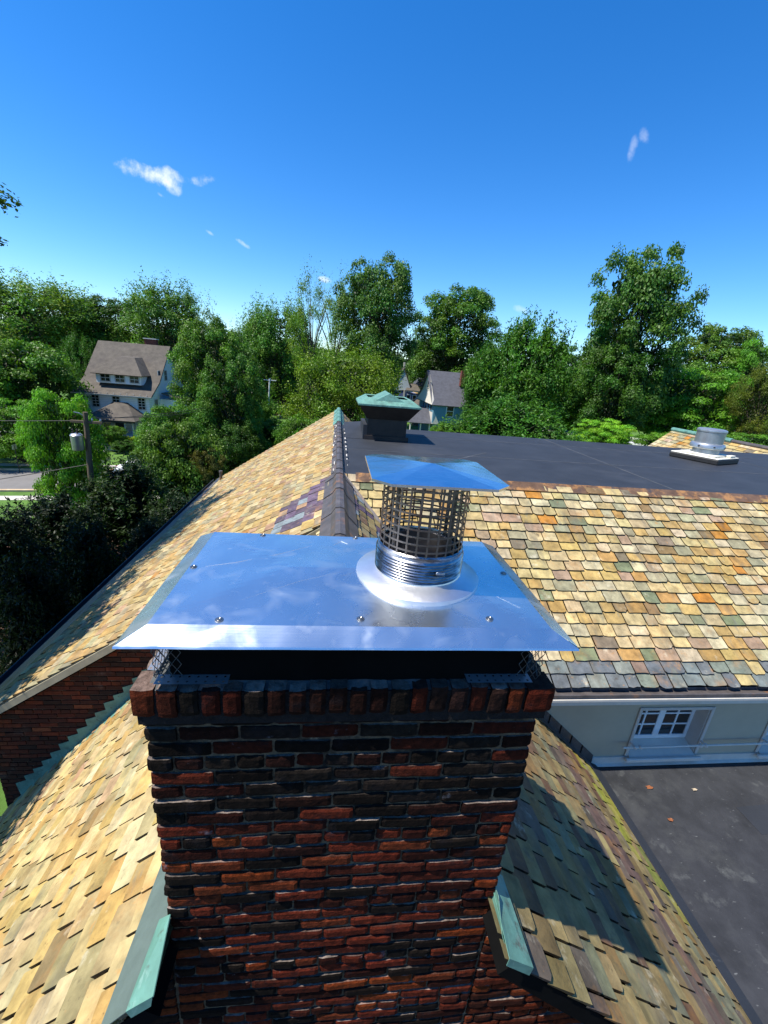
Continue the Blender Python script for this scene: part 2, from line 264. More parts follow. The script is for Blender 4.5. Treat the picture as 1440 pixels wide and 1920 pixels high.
# ------------------------------------------------------------------ slates
rnd=random.Random(7)
PAL=[((.58,.50,.33),24),((.50,.39,.20),18),((.52,.45,.30),14),((.48,.30,.12),9),((.38,.40,.33),9),((.44,.36,.26),7),((.55,.29,.09),3),((.24,.18,.11),5),((.22,.20,.20),3),((.19,.25,.19),2.5),((.60,.57,.46),11)]
def pick(pal,rn):
    t=sum(w for _,w in pal); x=rn.random()*t
    for c,w in pal:
        x-=w
        if x<=0: break
    k=rn.uniform(.80,1.12); return tuple(min(.75,q*k*rn.uniform(.96,1.04)*t) for q,t in zip(c,(.64,.56,.405)))
def slates(O,u,v,lim,v1,expo,wmin,wmax,seed,colf=None,thick=.014,v0=0,rough=1.0,skip=None):
    """courses of slates on the plane O + u*a + v*b; lim(b) -> (amin,amax)"""
    rn=random.Random(seed); mb=MB(); n=u.cross(v).normalized(); nr=int(round((v1-v0)/expo)); ex=(v1-v0)/nr
    for r in range(nr):
        b0=v0+r*ex; b1=b0+ex*1.12 if r<nr-1 else b0+ex
        a0,a1=lim(b0); c0,c1=lim(min(b0+ex,v1)); lo=min(a0,c0); hi=max(a1,c1)
        a=lo-rn.uniform(0,wmax)
        while a<hi:
            w=rn.uniform(wmin,wmax); e=a+w; g=.007*rn.random()+.0045
            A=a+g; E=e-g; a=e
            # clip bottom and top ends to the limits
            Ab,Eb=max(A,a0),min(E,a1); At,Et=max(A,c0),min(E,c1)
            if Eb-Ab<.01 and Et-At<.01: continue
            if Eb<Ab: Eb=Ab=(max(min(A,a1),a0))
            if Et<At: Et=At=(max(min(A,c1),c0))
            if skip and skip((A+E)/2,b0+ex*.4): continue
            jb=b0+rn.uniform(-.013,.008)*rough; ch=rn.uniform(.0,.024)*rough if rn.random()<.45 else rn.uniform(0,.007)
            t=thick*rn.uniform(.8,1.35)+.004; lift=rn.uniform(0,.004)*rough
            W=Eb-Ab; ch=min(ch,W*.3); ch2=ch*rn.uniform(.3,1.2); ch2=min(ch2,W*.3)
            pts=[(Ab,jb+ch),(Ab+ch,jb+rn.uniform(-.003,.003)*rough),(Ab+W*.35,jb+rn.uniform(-.006,.004)*rough),(Ab+W*.68,jb+rn.uniform(-.006,.005)*rough),(Eb-ch2,jb+rn.uniform(-.003,.003)*rough),(Eb,jb+ch2),(Et,b1),(At,b1)]
            top=[]; bot=[]
            for i,(pa,pb) in enumerate(pts):
                h=(t+.012+lift) if i<6 else .006
                if i in (0,5): h-=(t+.006)*(ch/(b1-b0))
                p=O+u*pa+v*pb; top.append(p+n*h); bot.append(p+n*max(0.0,h-t))
            c=colf(((A+E)/2),b0,rn) if colf else pick(PAL,rn)
            mb.add(top,[tuple(range(8))],c)
            edge=(c[0]*.22,c[1]*.2,c[2]*.2)
            mb.add(top[:6]+bot[:6],[(i,i+6,i+7,i+1) for i in range(5)],edge)
            mb.add([top[0],bot[0],top[7],bot[7]],[(0,2,3,1)],edge); mb.add([top[5],bot[5],top[6],bot[6]],[(0,1,3,2)],edge)
    return mb
# ------------------------------------------------------------------ bricks
BR_HOT=[((.13,.025,.015),7),((.085,.019,.013),8),((.155,.038,.018),3),((.034,.009,.007),6),((.012,.009,.009),5),((.20,.045,.015),1.5)]
BR_SOOT=[((.009,.007,.007),9),((.024,.009,.008),5),((.055,.013,.009),2.5),((.018,.015,.016),4)]
def brick_grid(mb,x0,x1,z0,z1,y,depth,c,rn,nx=9,nz=4,amp=.0014,face=-1,M4=None):
    """one hand-made brick: front face at y (facing -Y), running back by depth"""
    P=[];F=[];sx=rn.random()*100; r=.0045
    y+=rn.uniform(-.004,.004); tilt=rn.uniform(-.003,.003)
    for j in range(nz+1):
        for i in range(nx+1):
            fx=i/nx; fz=j/nz
            # bunch grid lines near the edges for the worn arris
            fx=fx if 0<i<nx else fx; X=x0+(x1-x0)*fx; Z=z0+(z1-z0)*fz
            ex=min(X-x0,x1-X); ez=min(Z-z0,z1-Z); d=0
            if ex<1e-6: d+=r
            if ez<1e-6: d+=r
            q=noise.noise(Vector((X*28+sx,Z*28,sx)))*amp+noise.noise(Vector((X*75+sx,Z*75,sx)))*amp*.5
            jx=noise.noise(Vector((X*40+sx,Z*40,9)))*.0035; jz=noise.noise(Vector((X*40+sx,Z*40,19)))*.0035
            P.append(Vector((X+jx,y+d+q+tilt*(fx-.5)*2,Z+jz)))
    n1=nx+1
    for j in range(nz):
        for i in range(nx): F.append((j*n1+i,j*n1+i+1,(j+1)*n1+i+1,(j+1)*n1+i))
    rim=[i for i in range(n1)]+[j*n1+nx for j in range(1,nz+1)]+[nz*n1+i for i in range(nx-1,-1,-1)]+[j*n1 for j in range(nz-1,0,-1)]
    k=len(P); 
    for q in rim: p=P[q]; P.append(Vector((p.x,y+depth,p.z)))
    m=len(rim)
    F2=[(rim[i],k+i,k+(i+1)%m,rim[(i+1)%m]) for i in range(m)]
    if M4 is not None: P=[M4@p for p in P]
    mb.add(P,F,c); n0=len(mb.v)-len(P); g=rn.uniform(.25,1.0) if rn.random()<.6 else .1; tc_=(.20*g+c[0]*.4,.165*g+c[1]*.4,.14*g+c[2]*.4); nt=nx+nz  # top returns: pale mortar dust, lightened as a painted sunlit edge
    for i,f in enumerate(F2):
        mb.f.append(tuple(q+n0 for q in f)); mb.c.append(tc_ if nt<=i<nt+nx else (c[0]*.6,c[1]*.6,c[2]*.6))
def wall_bricks(mb,x0,x1,z0,z1,y,seed,pitch=.0685,L=.213,hot=1.0,fine=True,ends=True,M4=None,colf=None,flt=None):
    rn=random.Random(seed); z=z1; row=0
    while z-pitch>z0-1e-6:
        hdr=(row%6==3)
        ln=L/2 if hdr else L
        x=x0-(0 if row%2==0 else ln/2) if not ends else x0
        first=True
        while x<x1-.01:
            l=ln
            if first and ends and row%2==1: l=ln/2 if not hdr else ln*.75
            first=False
            l*=rn.uniform(.96,1.04)
            e=min(x+l,x1)
            if x1-e<.045: e=x1
            A=max(x,x0)+.0045; B=e-.0045
            dz=rn.uniform(-.004,.004)
            if ends and A<x0+.02: A=x0+rn.uniform(-.006,.004)
            if ends and B>x1-.02: B=x1+rn.uniform(-.004,.006)
            if B-A>.02 and (flt is None or flt((A+B)/2,z-pitch/2)):
                c=colf((A+B)/2,z,rn) if colf else pick(BR_HOT,rn)
                zz0=z-pitch+.0135+dz*.5; zz1=z+dz*.6-.001
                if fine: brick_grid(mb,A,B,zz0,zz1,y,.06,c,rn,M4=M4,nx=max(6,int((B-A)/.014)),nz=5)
                else:
                    yy=y+rn.uniform(-.004,.004); P=[(A,yy,zz0),(B,yy,zz0),(B,yy+.05,zz0),(A,yy+.05,zz0),(A,yy,zz1),(B,yy,zz1),(B,yy+.05,zz1),(A,yy+.05,zz1)]
                    P=[Vector(p) for p in P]
                    if M4 is not None: P=[M4@p for p in P]
                    mb.add(P,[(4,5,6,7),(0,1,5,4),(1,2,6,5),(3,0,4,7),(0,3,2,1)],c)
            x=e
        z-=pitch; row+=1
# ================================================================== MAIN BUILDING
X0=.09; ZR=-1.60
SW,SE,SL,SS=.66,.92,1.05,.68         # slopes: upper west, east, lower west, south
ZF=-1.63; YT=6.53; YN=12.2; YP=16.2  # flat roof height, its near / far edge, north gable
XW=-4.35                              # west eave
YG=4.62                               # brick gable wall (south face of the upper west roof)
YWALL=4.0; ZL=-4.84; XL=3.6; YC=1.19  # rendered wall, lower flat roof, foot of the east slope, gable under the chimney
bld=empty('slate_roofed_building',(X0,8,-11),'large building with tan slate roofs, a dark flat roof and brick gables around the chimney','building')
def zW(x): return ZR+SW*(x-X0)
def zE(x): return ZR-SE*(x-X0)
def zL_(x): return ZR+SL*(x-X0)
# --- upper west slope
def col_west(a,b,rn):
    Y=a
    return pick(PAL,rn)
uW=Vector((0,-1,0)); 
eW=Vector((XW,YP,zW(XW))); vW=Vector((1,0,SW)).normalized(); lenW=(X0-XW)*math.sqrt(1+SW*SW)
PW=[((.55,.46,.28),22),((.50,.38,.19),18),((.58,.53,.38),16),((.47,.34,.17),7),((.42,.42,.33),10),((.46,.34,.27),9),((.50,.28,.11),1.5),((.34,.29,.2),4)]
def cW(a,b,rn):
    Y=YP-a
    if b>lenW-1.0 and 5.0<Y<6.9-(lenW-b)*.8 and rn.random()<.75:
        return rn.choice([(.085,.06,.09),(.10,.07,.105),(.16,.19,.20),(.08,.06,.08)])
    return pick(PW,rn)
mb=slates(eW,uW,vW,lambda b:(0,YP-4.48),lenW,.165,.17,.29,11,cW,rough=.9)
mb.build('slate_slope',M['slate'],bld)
mb=MB(); mb.slab([(XW,YP,zW(XW)-.02),(XW,4.50,zW(XW)-.02),(X0,4.50,ZR-.02),(X0,YP,ZR-.02)],.10)
mb.build('roof_deck',M['dark'],bld)
# eave metal strip and gutter along the west eave
mb=MB(); mb.slab([Vector((XW-.02,YP,zW(XW)+.028)),Vector((XW-.02,4.48,zW(XW)+.028)),Vector((XW+.26,4.48,zW(XW+.26)+.034)),Vector((XW+.26,YP,zW(XW+.26)+.034))],.01)
mb.build('eave_strip',M['lead_dark'],bld)
mb=MB(); 
gp=[(-.16,.0),(-.16,-.10),(-.12,-.14),(-.03,-.14),(-.01,-.10),(-.01,0),(-.025,0),(-.03,-.09),(-.05,-.12),(-.11,-.12),(-.145,-.09),(-.145,0)]
mb.prism([(XW+p[0],zW(XW)+p[1]) for p in gp],'y',4.5,YP); mb.build('gutter',M['lead_dark'],bld)
# rake board on the gable edge
mb=MB()
for (d0,d1,h0,h1) in ((-.035,.0,-.10,.0),(.0,.06,-.05,.012)):
    y=4.50 if d0<0 else 4.50
    a=Vector((XW-.05,0,zW(XW-.05))); b=Vector((X0-.05,0,zW(X0-.05)))
    P=[]
    for yy in (y+d0,y+d1):
        for (q,h) in ((a,h0),(b,h0),(b,h1),(a,h1)): P.append((q.x,yy,q.z+h-.01))
    mb.add(P,[(0,1,2,3),(7,6,5,4),(0,4,5,1),(1,5,6,2),(2,6,7,3),(3,7,4,0)])
mb.build('rake_board',M['rake_cream'],bld)
# --- east slope (narrow, runs down to the low flat roof, valley with the south slope)
uE=Vector((0,1,0)); vE=Vector((-1,0,SE)).normalized(); lenE=(XL-X0)*math.sqrt(1+SE*SE); kE=math.sqrt(1+SE*SE); oE=Vector((XL,.98,ZL))
def limE(b):
    x=XL-b/kE; d=(x-X0)*SE
    if x>2.12: ymax=YWALL
    else: ymax=YT-d/SS
    return (0,ymax-.98)
PE=[((.36,.31,.18),14),((.30,.24,.13),12),((.28,.27,.19),9),((.20,.13,.10),9),((.34,.24,.12),7),((.16,.14,.14),5),((.25,.28,.22),6),((.42,.36,.2),6)]
def cE(a,b,rn):
    x=XL-b/kE; Y=.98+a
    if x>3.15-.0*Y and Y>1.9 and rn.random()<.62*min(1,(Y-1.5)): return rn.choice([(.22,.22,.03),(.17,.18,.035),(.26,.23,.05)])
    if 2.55<x<3.0 and Y<3.6 and rn.random()<.7: return rn.choice([(.13,.08,.06),(.11,.07,.055),(.14,.10,.07)])
    if x<.75 and 5.0<Y<6.3 and rn.random()<.5: return rn.choice([(.085,.06,.09),(.16,.19,.2)])
    return pick(PE,rn)
mb=slates(oE,uE,vE,limE,lenE,.160,.16,.28,12,cE,thick=.012,rough=1.1,skip=lambda a,b:XL-b/kE<.84 and .98+a<2.16)
mb.build('slate_slope',M['slate'],bld)
mb=MB(); mb.slab([(XL,1.21,ZL-.02),(XL,YWALL,ZL-.02),(2.1,YWALL,zE(2.1)-.02),(2.1,3.9,zE(2.1)-.02),(X0,YT,ZR-.02),(X0,1.21,ZR-.02)],.09); mb.slab([(XL,.99,ZL-.02),(XL,1.205,ZL-.02),(.84,1.205,zE(.84)-.02),(.84,.99,zE(.84)-.02)],.09); mb.build('roof_deck',M['dark'],bld)
# --- lower west slope
XLW=-4.15
uL=Vector((0,-1,0)); vL=Vector((1,0,SL)).normalized(); kL=math.sqrt(1+SL*SL); lenL=(X0-XLW)*kL; oL=Vector((XLW,YG,zL_(XLW)))
PL=[((.58,.50,.31),22),((.54,.42,.20),20),((.55,.48,.32),14),((.50,.36,.16),6),((.50,.36,.27),9),((.40,.38,.25),6),((.60,.56,.42),12),((.30,.25,.15),3)]
mb=slates(oL,uL,vL,lambda b:(0,YG-.98),lenL,.165,.16,.29,13,lambda a,b,rn:pick(PL,rn),thick=.016,rough=1.5,skip=lambda a,b:XLW+b/kL>-.64 and YG-a<2.16)
mb.build('slate_slope',M['slate'],bld)
mb=MB(); mb.slab([(XLW,YG,zL_(XLW)-.02),(XLW,1.21,zL_(XLW)-.02),(X0,1.21,ZR-.02),(X0,YG,ZR-.02)],.09); mb.slab([(XLW,1.205,zL_(XLW)-.02),(XLW,.99,zL_(XLW)-.02),(-.64,.99,zL_(-.64)-.02),(-.64,1.205,zL_(-.64)-.02)],.09); mb.build('roof_deck',M['dark'],bld)
mb=MB(); mb.prism([(XLW+p[0],zL_(XLW)+p[1]) for p in gp],'y',.98,YG-.05); mb.build('gutter',M['galv'],bld)
# --- south slope above the rendered wall
XE=14.5; YE=3.86; kS=math.sqrt(1+SS*SS); oS=Vector((0,YE,ZF-SS*(YT-YE))); uS=Vector((1,0,0)); vS=Vector((0,1,SS)).normalized(); lenS=(YT-YE)*kS
def limS(b):
    Y=YE+b/kS; d=SS*(YT-Y); return (X0+.04+d/SE,XE)
PS=[((.60,.53,.33),24),((.54,.42,.20),17),((.58,.52,.38),16),((.50,.34,.15),7),((.40,.42,.34),9),((.48,.38,.33),7),((.55,.27,.06),1.6),((.28,.21,.13),3),((.24,.22,.2),2),((.22,.28,.21),3),((.62,.60,.50),12)]
def cS(a,b,rn):
    if b<.30 and rn.random()<.9: return rn.choice([(.13,.15,.14),(.11,.12,.12),(.15,.17,.13),(.10,.11,.115),(.17,.18,.15),(.16,.11,.08)])
    return pick(PS,rn)
mb=slates(oS,uS,vS,limS,lenS,.160,.17,.33,14,cS,thick=.013,rough=1.35)
mb.build('slate_slope',M['slate'],bld)
mb=MB(); mb.slab([(2.05,YE+.02,oS.z-.01),(XE,YE+.02,oS.z-.01),(XE,YT,ZF-.02),(X0,YT,ZF-.02)],.06); mb.build('roof_deck',M['dark'],bld)
# --- flat roof
mb=MB(); mb.slab([(X0+.05,YT,ZF),(XE,YT,ZF),(XE,YN,ZF),(X0+.05,YN,ZF)],.12); mb.build('flat_roof',M['epdm'],bld)
rn=random.Random(5)
for (x0,y0,x1,y1) in ((.2,8.6,14,8.75),(.9,6.6,3.4,9.2),(6.0,6.6,6.15,12.1),(10.8,6.6,11.0,12.1),(.2,10.9,14,11.0)):
    L=math.hypot(x1-x0,y1-y0); t=Vector((x1-x0,y1-y0,0))/L; n=Vector((-t.y,t.x,0)); s=0; mb=MB()
    while s<L-.1:
        e=L if True else 0; w=rn.uniform(.006,.012)
        a=Vector((x0,y0,ZF+.004))+t*s; b=Vector((x0,y0,ZF+.004))+t*e
        mb.slab([a-n*w,b-n*w,b+n*w,a+n*w],.003); s=e+rn.uniform(.05,.5)
    mb.build('membrane_seam',M['seam'],bld)
# slope falling north beyond the flat roof, and the far edge
mb=slates(Vector((2.4,YN+.02,zE(2.4))),uE,vE,lambda b:(0,YP-YN),(2.4-X0)*kE,.178,.22,.34,15,lambda a,b,rn:pick(PE,rn),rough=.8); mb.build('slate_slope',M['slate'],bld)
mb=MB(); mb.slab([(2.4,YN,zE(2.4)-.02),(2.4,YP,zE(2.4)-.02),(X0,YP,ZR-.02),(X0,YN,ZR-.02)],.09); mb.build('roof_deck',M['dark'],bld)
# ridge caps: rusty folded caps near, slate-grey with sealant further on, green copper at the north end
def ridge(name,m,y0,y1,w,piece,lift,seed,ovl=.03):
    rn=random.Random(seed); mb=MB(); y=y0
    while y<y1-.01:
        e=min(y+piece,y1); h=lift+rn.uniform(0,.006)
        A=[(X0-w,zW(X0-w)+.03+h*.4),(X0-w*.45,zW(X0-w*.45)+.035+h),(X0-.05,ZR+.045+h),(X0,ZR+.055+h),(X0+.05,ZR+.04+h),(X0+w*.45,zE(X0+w*.45)+.04+h),(X0+w,zE(X0+w)+.03+h*.4)]
        k=len(A); P=[]
        for yy,dz in ((y,.014),(e+ovl,0)):
            P+=[(a[0],yy,a[1]+dz) for a in A]+[(a[0],yy,a[1]+dz-.014) for a in A]
        F=[(i,i+1,2*k+i+1,2*k+i) for i in range(k-1)]+[(k+i,3*k+i,3*k+i+1,k+i+1) for i in range(k-1)]+[(i,k+i,k+i+1,i+1) for i in range(k-1)]+[(0,2*k,3*k,k),(k-1,2*k-1,4*k-1,3*k-1)]
        mb.add(P,F); y=e
    return mb.build(name,m,bld)
ridge('ridge_cap',M['ridge'],2.17,6.45,.21,.80,.006,1)
ridge('ridge_cap',M['ridge'],6.5,12.2,.13,.6,.0,2)
ridge('ridge_cap',M['copper'],12.23,YP,.17,1.0,.01,3)
# sealant blobs along the grey ridge
rn=random.Random(3); y=6.6
while y<12.1:
    mb=MB(); w=rn.uniform(.012,.03); l=rn.uniform(.03,.22); x=X0-.105+rn.uniform(-.015,.03) if rn.random()<.6 else X0+.135
    mb.bbox((x-w*.5,y,(zW(x) if x<X0 else ZF+.0)+.045),(x+w*.5,y+l,(zW(x) if x<X0 else ZF)+.062),.006); y+=l+rn.uniform(.02,.25); mb.build('sealant',M['white'],bld)
# copper drip edge along the top of the south slope
mb=MB(); rn=random.Random(9); x=X0+.25
while x<XE-.1:
    e=min(x+rn.uniform(.9,1.6),XE); dz=rn.uniform(0,.006)
    mb.slab([(x+.005,YT-.16,ZF-SS*.16+.036+dz),(e,YT-.16,ZF-SS*.16+.036+dz),(e,YT+.03,ZF+.022+dz),(x+.005,YT+.03,ZF+.022+dz)],.008); x=e
mb.build('drip_edge',M['copper_rust'],bld)
# --- gutter, fascia, soffit and rendered wall
ze=oS.z
mb=MB(); mb.prism([(YE-.11,ze-.015),(YE-.115,ze-.05),(YE-.09,ze-.065),(YE+.02,ze-.065),(YE+.035,ze-.02),(YE+.02,ze-.02),(YE+.01,ze-.055),(YE-.08,ze-.055),(YE-.10,ze-.045),(YE-.095,ze-.015)],'x',2.16,XE); mb.build('gutter',M['ridge'],bld)
mb=MB(); mb.box((2.10,YE-.095,ze-.17),(XE,YE+.02,ze-.067)); mb.box((2.1,YE-.125,ze-.10),(XE,YE-.097,ze-.068)); mb.box((2.1,YE-.07,ze-.20),(XE,YWALL-.002,ze-.172)); mb.build('fascia',M['white'],bld)
WX=[(4.12,5.12),(6.12,7.12),(8.12,9.12)]; WZ0,WZ1=-4.70,-3.93
mb=MB(); zt=ze-.12; t=.3; cur=X0+.6
def wallbox(x0,x1,z0,z1): mb.box((x0,YWALL,z0),(x1,YWALL+t,z1))
wallbox(1.9,WX[0][0],ZL-.3,zt)
for i,(a,b) in enumerate(WX):
    wallbox(a,b,WZ1,zt); wallbox(a,b,ZL-.3,WZ0)
    wallbox(b,WX[i+1][0] if i<len(WX)-1 else XE,ZL-.3,zt)
mb.build('wall',M['cream'],bld)
mb=MB(); mb.box((XL+.02,YWALL-.02,ZL+.005),(XE,YWALL-.002,ZL+.125)); mb.slab([(XL+.02,YWALL-.06,ZL+.008),(XE,YWALL-.06,ZL+.008),(XE,YWALL-.021,ZL+.02),(XL+.02,YWALL-.021,ZL+.02)],.006); mb.build('base_flashing',M['white'],bld)
for i,(a,b) in enumerate(WX):
    wn_=MB()                                            # outer casing
    w=.045
    for (p,q) in (((a-w,WZ0),(a,WZ1+w)),((b,WZ0),(b+w,WZ1+w)),((a,WZ1),(b,WZ1+w))):
        wn_.bbox((p[0],YWALL-.022,p[1]),(q[0],YWALL-.0025,q[1]),.006)
    # reveal lining
    wn_.box((a,YWALL-.0,WZ0),(a+.012,YWALL+.2,WZ1)); wn_.box((b-.012,YWALL-.0,WZ0),(b,YWALL+.2,WZ1)); wn_.box((a+.012,YWALL,WZ1-.012),(b-.012,YWALL+.2,WZ1))
    win=wn_.build('window',M['trim_white'],bld)
    sl=MB(); sl.slab([(a+.012,YWALL-.05,WZ0+.0),(b-.012,YWALL-.05,WZ0+.0),(b-.012,YWALL+.2,WZ0+.10),(a+.012,YWALL+.2,WZ0+.10)],.03); sl.bbox((a-.06,YWALL-.09,WZ0-.045),(b+.06,YWALL-.051,WZ0+.012),.008); sl.build('sill',M['white'],win)
    yf=YWALL+.17; fr=MB(); mid=(a+b)/2
    fr.box((a+.013,yf,WZ0+.1),(b-.013,yf+.03,WZ0+.16)); fr.box((a+.013,yf,WZ1-.055),(b-.013,yf+.03,WZ1-.013))
    for (s,e) in ((a+.013,a+.06),(mid-.045,mid+.045),(b-.06,b-.013)): fr.box((s,yf,WZ0+.16),(e,yf+.03,WZ1-.055))
    for (s,e) in ((a+.06,mid-.045),(mid+.045,b-.06)):
        m_=(s+e)/2; fr.box((m_-.012,yf+.004,WZ0+.16),(m_+.012,yf+.026,WZ1-.055))
        for k in (1,2):
            zz=WZ0+.16+(WZ1-.055-WZ0-.16)*k/3; fr.box((s,yf+.006,zz-.011),(e,yf+.024,zz+.011))
    fr.build('casement',M['siding2'],win)
    gl=MB(); gl.box((a+.05,yf+.014,WZ0+.15),(b-.05,yf+.018,WZ1-.05)); gl.build('pane',M['glass'],win)
# white security rail on brackets in front of the windows
rail=MB(); rail.tube([(3.93,YWALL-.10,-4.46),(7.2,YWALL-.10,-4.44),(XE,YWALL-.10,-4.44)],.013,8)
for (a,b) in WX:
    for x in (a-.02,a+.06,b-.06,b+.02):
        rail.lathe(0,0,[(.022,-.02),(.03,-.012),(.03,.012),(.022,.02)],10) if False else rail.bbox((x-.022,YWALL-.125,-4.475),(x+.022,YWALL-.075,-4.43),.01)
    for x in (a-.02,b+.02): rail.tube([(x,YWALL-.10,-4.455),(x,YWALL-.001,-4.455)],.011,6)
rail.build('window_rail',M['white'],bld)
# low flat roof
mb=MB(); mb.slab([(XL-.05,-6,ZL),(XE,-6,ZL),(XE,YWALL+.02,ZL),(XL-.05,YWALL+.02,ZL)],.15); mb.build('flat_roof',M['epdm_old'],bld)
mb=MB()                                                  # membrane upstands: fold against wall and slope, lapped strips
mb.slab([(XL-.04,-6,ZL+.07),(XL+.10,-6,ZL+.006),(XL+.10,YWALL-.03,ZL+.006),(XL-.04,YWALL-.03,ZL+.07)],.004)
for (y0,y1,x0,x1) in ((1.42,1.50,XL+.12,7.5),(1.12,1.20,XL+.14,7.5)): mb.slab([(x0,y0,ZL+.006),(x1,y0+.25,ZL+.006),(x1,y1+.25,ZL+.010),(x0,y1,ZL+.010)],.004)
mb.build('membrane_fold',M['epdm'],bld)
rn=random.Random(12)
for (x,y,w,d) in ((5.2,3.0,.5,.35),(4.6,1.9,.3,.45),(6.0,.4,.8,.5)):
    mb=MB(); mb.slab([(x,y,ZL+.003),(x+w,y+.03,ZL+.003),(x+w-.02,y+d,ZL+.006),(x-.02,y+d-.02,ZL+.006)],.003); mb.build('membrane_patch',M['epdm'],bld)
mb=MB(); mb.slab([(XL+.13,1.24,ZL+.005),(XL+.5,1.25,ZL+.005),(XL+.5,1.35,ZL+.011),(XL+.13,1.34,ZL+.011)],.004); mb.build('metal_strip',M['galv'],bld)
# flashing where the east slope dies against the wall
mb=MB()
for k in range(8):
    x0=2.1+(XL-2.1)*k/8; x1=2.1+(XL-2.1)*(k+1)/8+.02
    mb.slab([(x0,YWALL-.012,zE(x0)+.02),(x1,YWALL-.012,zE(x1)+.02),(x1,YWALL-.012,zE(x1)+.17),(x0,YWALL-.012,zE(x0)+.17)],.006)
    mb.slab([(x0,YWALL-.14,zE(x0)+.035),(x1,YWALL-.14,zE(x1)+.035),(x1,YWALL-.012,zE(x1)+.035),(x0,YWALL-.012,zE(x0)+.035)],.004)
mb.build('wall_flashing',M['ridge'],bld)
# valley lining
mb=MB()
for k in range(10):
    d0=1.82*k/10; d1=1.82*(k+1)/10
    p=lambda d,o:Vector((X0+d/SE+o,YT-d/SS,ZR-d))
    a=Vector((X0+d0/SE,YT-d0/SS,ZR-d0)); b=Vector((X0+d1/SE,YT-d1/SS,ZR-d1))
    mb.slab([a+Vector((-.03,-.0,.02)),b+Vector((-.03,-.0,.02)),b+Vector((.045,.0,.03)),a+Vector((.045,.0,.03))],.006)
mb.build('valley_lining',M['ridge'],bld)
# --- brick gable wall to the west with stepped copper flashing
mb=MB(); 
PF=[((.10,.018,.009),6),((.06,.013,.008),6),((.15,.03,.012),3),((.035,.011,.009),3),((.20,.06,.03),1)]
def flt(x,z): return z<zW(x)-.06 and z>zL_(x)-.06 and x<X0
wall_bricks(mb,XW+.15,X0,-6.2,-1.6,YG,21,fine=False,ends=False,flt=flt,colf=lambda x,z,rn:pick(PF,rn),pitch=.072,L=.215)
mb.build('brick_wall',M['brick_far'],bld)
mb=MB(); mb.slab([(XW+.15,YG+.012,-11),(X0,YG+.012,-11),(X0,YG+.012,ZR-.1),(XW+.15,YG+.012,zW(XW+.15)-.08)],.4); mb.build('wall',M['mortar'],bld)
mb=MB(); rn=random.Random(8); x=-.6
while x>XLW+.2:
    w=.125; zt_=zL_(x)+.16+rn.uniform(-.01,.02); zb=zL_(x-w)+.02
    mb.slab([(x,YG-.006-.004*rn.random(),zL_(x)+.02),(x,YG-.01,zt_),(x-w*1.25,YG-.018,zt_-.05),(x-w*1.05,YG-.012,zb)],.004)
    x-=w
mb.build('step_flashing',M['copper'],bld)
mb=MB()
a,b=XLW+.1,-.55
mb.slab([(a,YG-.13,zL_(a)+.032),(b,YG-.13,zL_(b)+.032),(b,YG-.016,zL_(b)+.045),(a,YG-.016,zL_(a)+.045)],.004); mb.build('step_flashing',M['copper'],bld)
# --- brick gable under the chimney
def cG(x,z,rn):
    return pick([((.13,.026,.011),6),((.09,.019,.010),7),((.18,.042,.015),4),((.045,.014,.010),4),((.02,.012,.011),2)],rn)
ZB=-3.95
mb=MB()
def fltG(x,z): return z<(zL_(x) if x<X0 else zE(x))-.10
wall_bricks(mb,.82,2.9,ZB,-2.2,YC,31,fine=True,ends=False,flt=fltG,colf=cG)
mb.build('brick_wall',M['brick'],bld); mb=MB()
wall_bricks(mb,-1.9,-.61,ZB,-2.2,YC,32,fine=True,ends=False,flt=fltG,colf=cG)
mb.build('brick_wall',M['brick'],bld)
mb=MB(); P=[(-3.9,YC+.016,-11),(3.55,YC+.016,-11),(3.55,YC+.016,zE(3.55)-.09),(.80,YC+.016,zE(.80)-.09),(-.6,YC+.016,zL_(-.6)-.09),(-3.9,YC+.016,zL_(-3.9)-.09)]
mb.slab(P,.3); mb.build('wall',M['mortar'],bld)
for sgn,x0,x1,zf in ((1,.93,XL+.05,zE),(-1,-.70,XLW-.05,zL_)):      # rake trim under the slates
    mb=MB(); P=[]
    for yy in (.995,1.05):
        P+=[(x0,yy,zf(x0)-.10),(x1,yy,zf(x1)-.10),(x1,yy,zf(x1)-.012),(x0,yy,zf(x0)-.012)]
    F=[(0,1,2,3),(7,6,5,4),(0,4,5,1),(1,5,6,2),(2,6,7,3),(3,7,4,0)]
    mb.add(P,F); mb.build('rake_board',M['copper_rust'],bld)
# copper and lead flashings beside the chimney
mb=MB(); xa,xb=.812,.915
mb.slab([(xa-.02,.965,zE(xa)+.054),(xb,.972,zE(xb)+.056),(xb-.012,1.30,zE(xb-.012)+.058),(xa,1.30,zE(xa)+.062)],.003)
mb.slab([(xa,1.02,zE(xa)-.01),(xa,1.3,zE(xa)-.01),(xa,1.3,zE(xa)+.05),(xa,1.16,zE(xa)+.088),(xa-.015,1.05,zE(xa)+.035)],.003)
mb.slab([(xa-.025,.964,zE(xa)+.006),(xb-.01,.968,zE(xb)+.008),(xb,.970,zE(xb)+.056),(xa-.02,.964,zE(xa)+.054)],.003)
mb.build('copper_flashing',M['copper'],bld)
mb=MB(); xa,xb=-.60,-.77
mb.slab([(xb-.02,.97,zL_(xb-.02)+.062),(xa,.97,zL_(xa)+.062),(xa,2.1,zL_(xa)+.062),(xb+.02,2.1,zL_(xb+.02)+.062)],.004); mb.build('lead_flashing',M['lead'],bld)
mb=MB(); mb.slab([(xa-.055,.955,zL_(xa-.055)+.03),(xa+.02,.955,zL_(xa)+.035),(xa+.03,.955,zL_(xa)+.095),(xa-.07,.955,zL_(xa-.07)+.088)],.003)
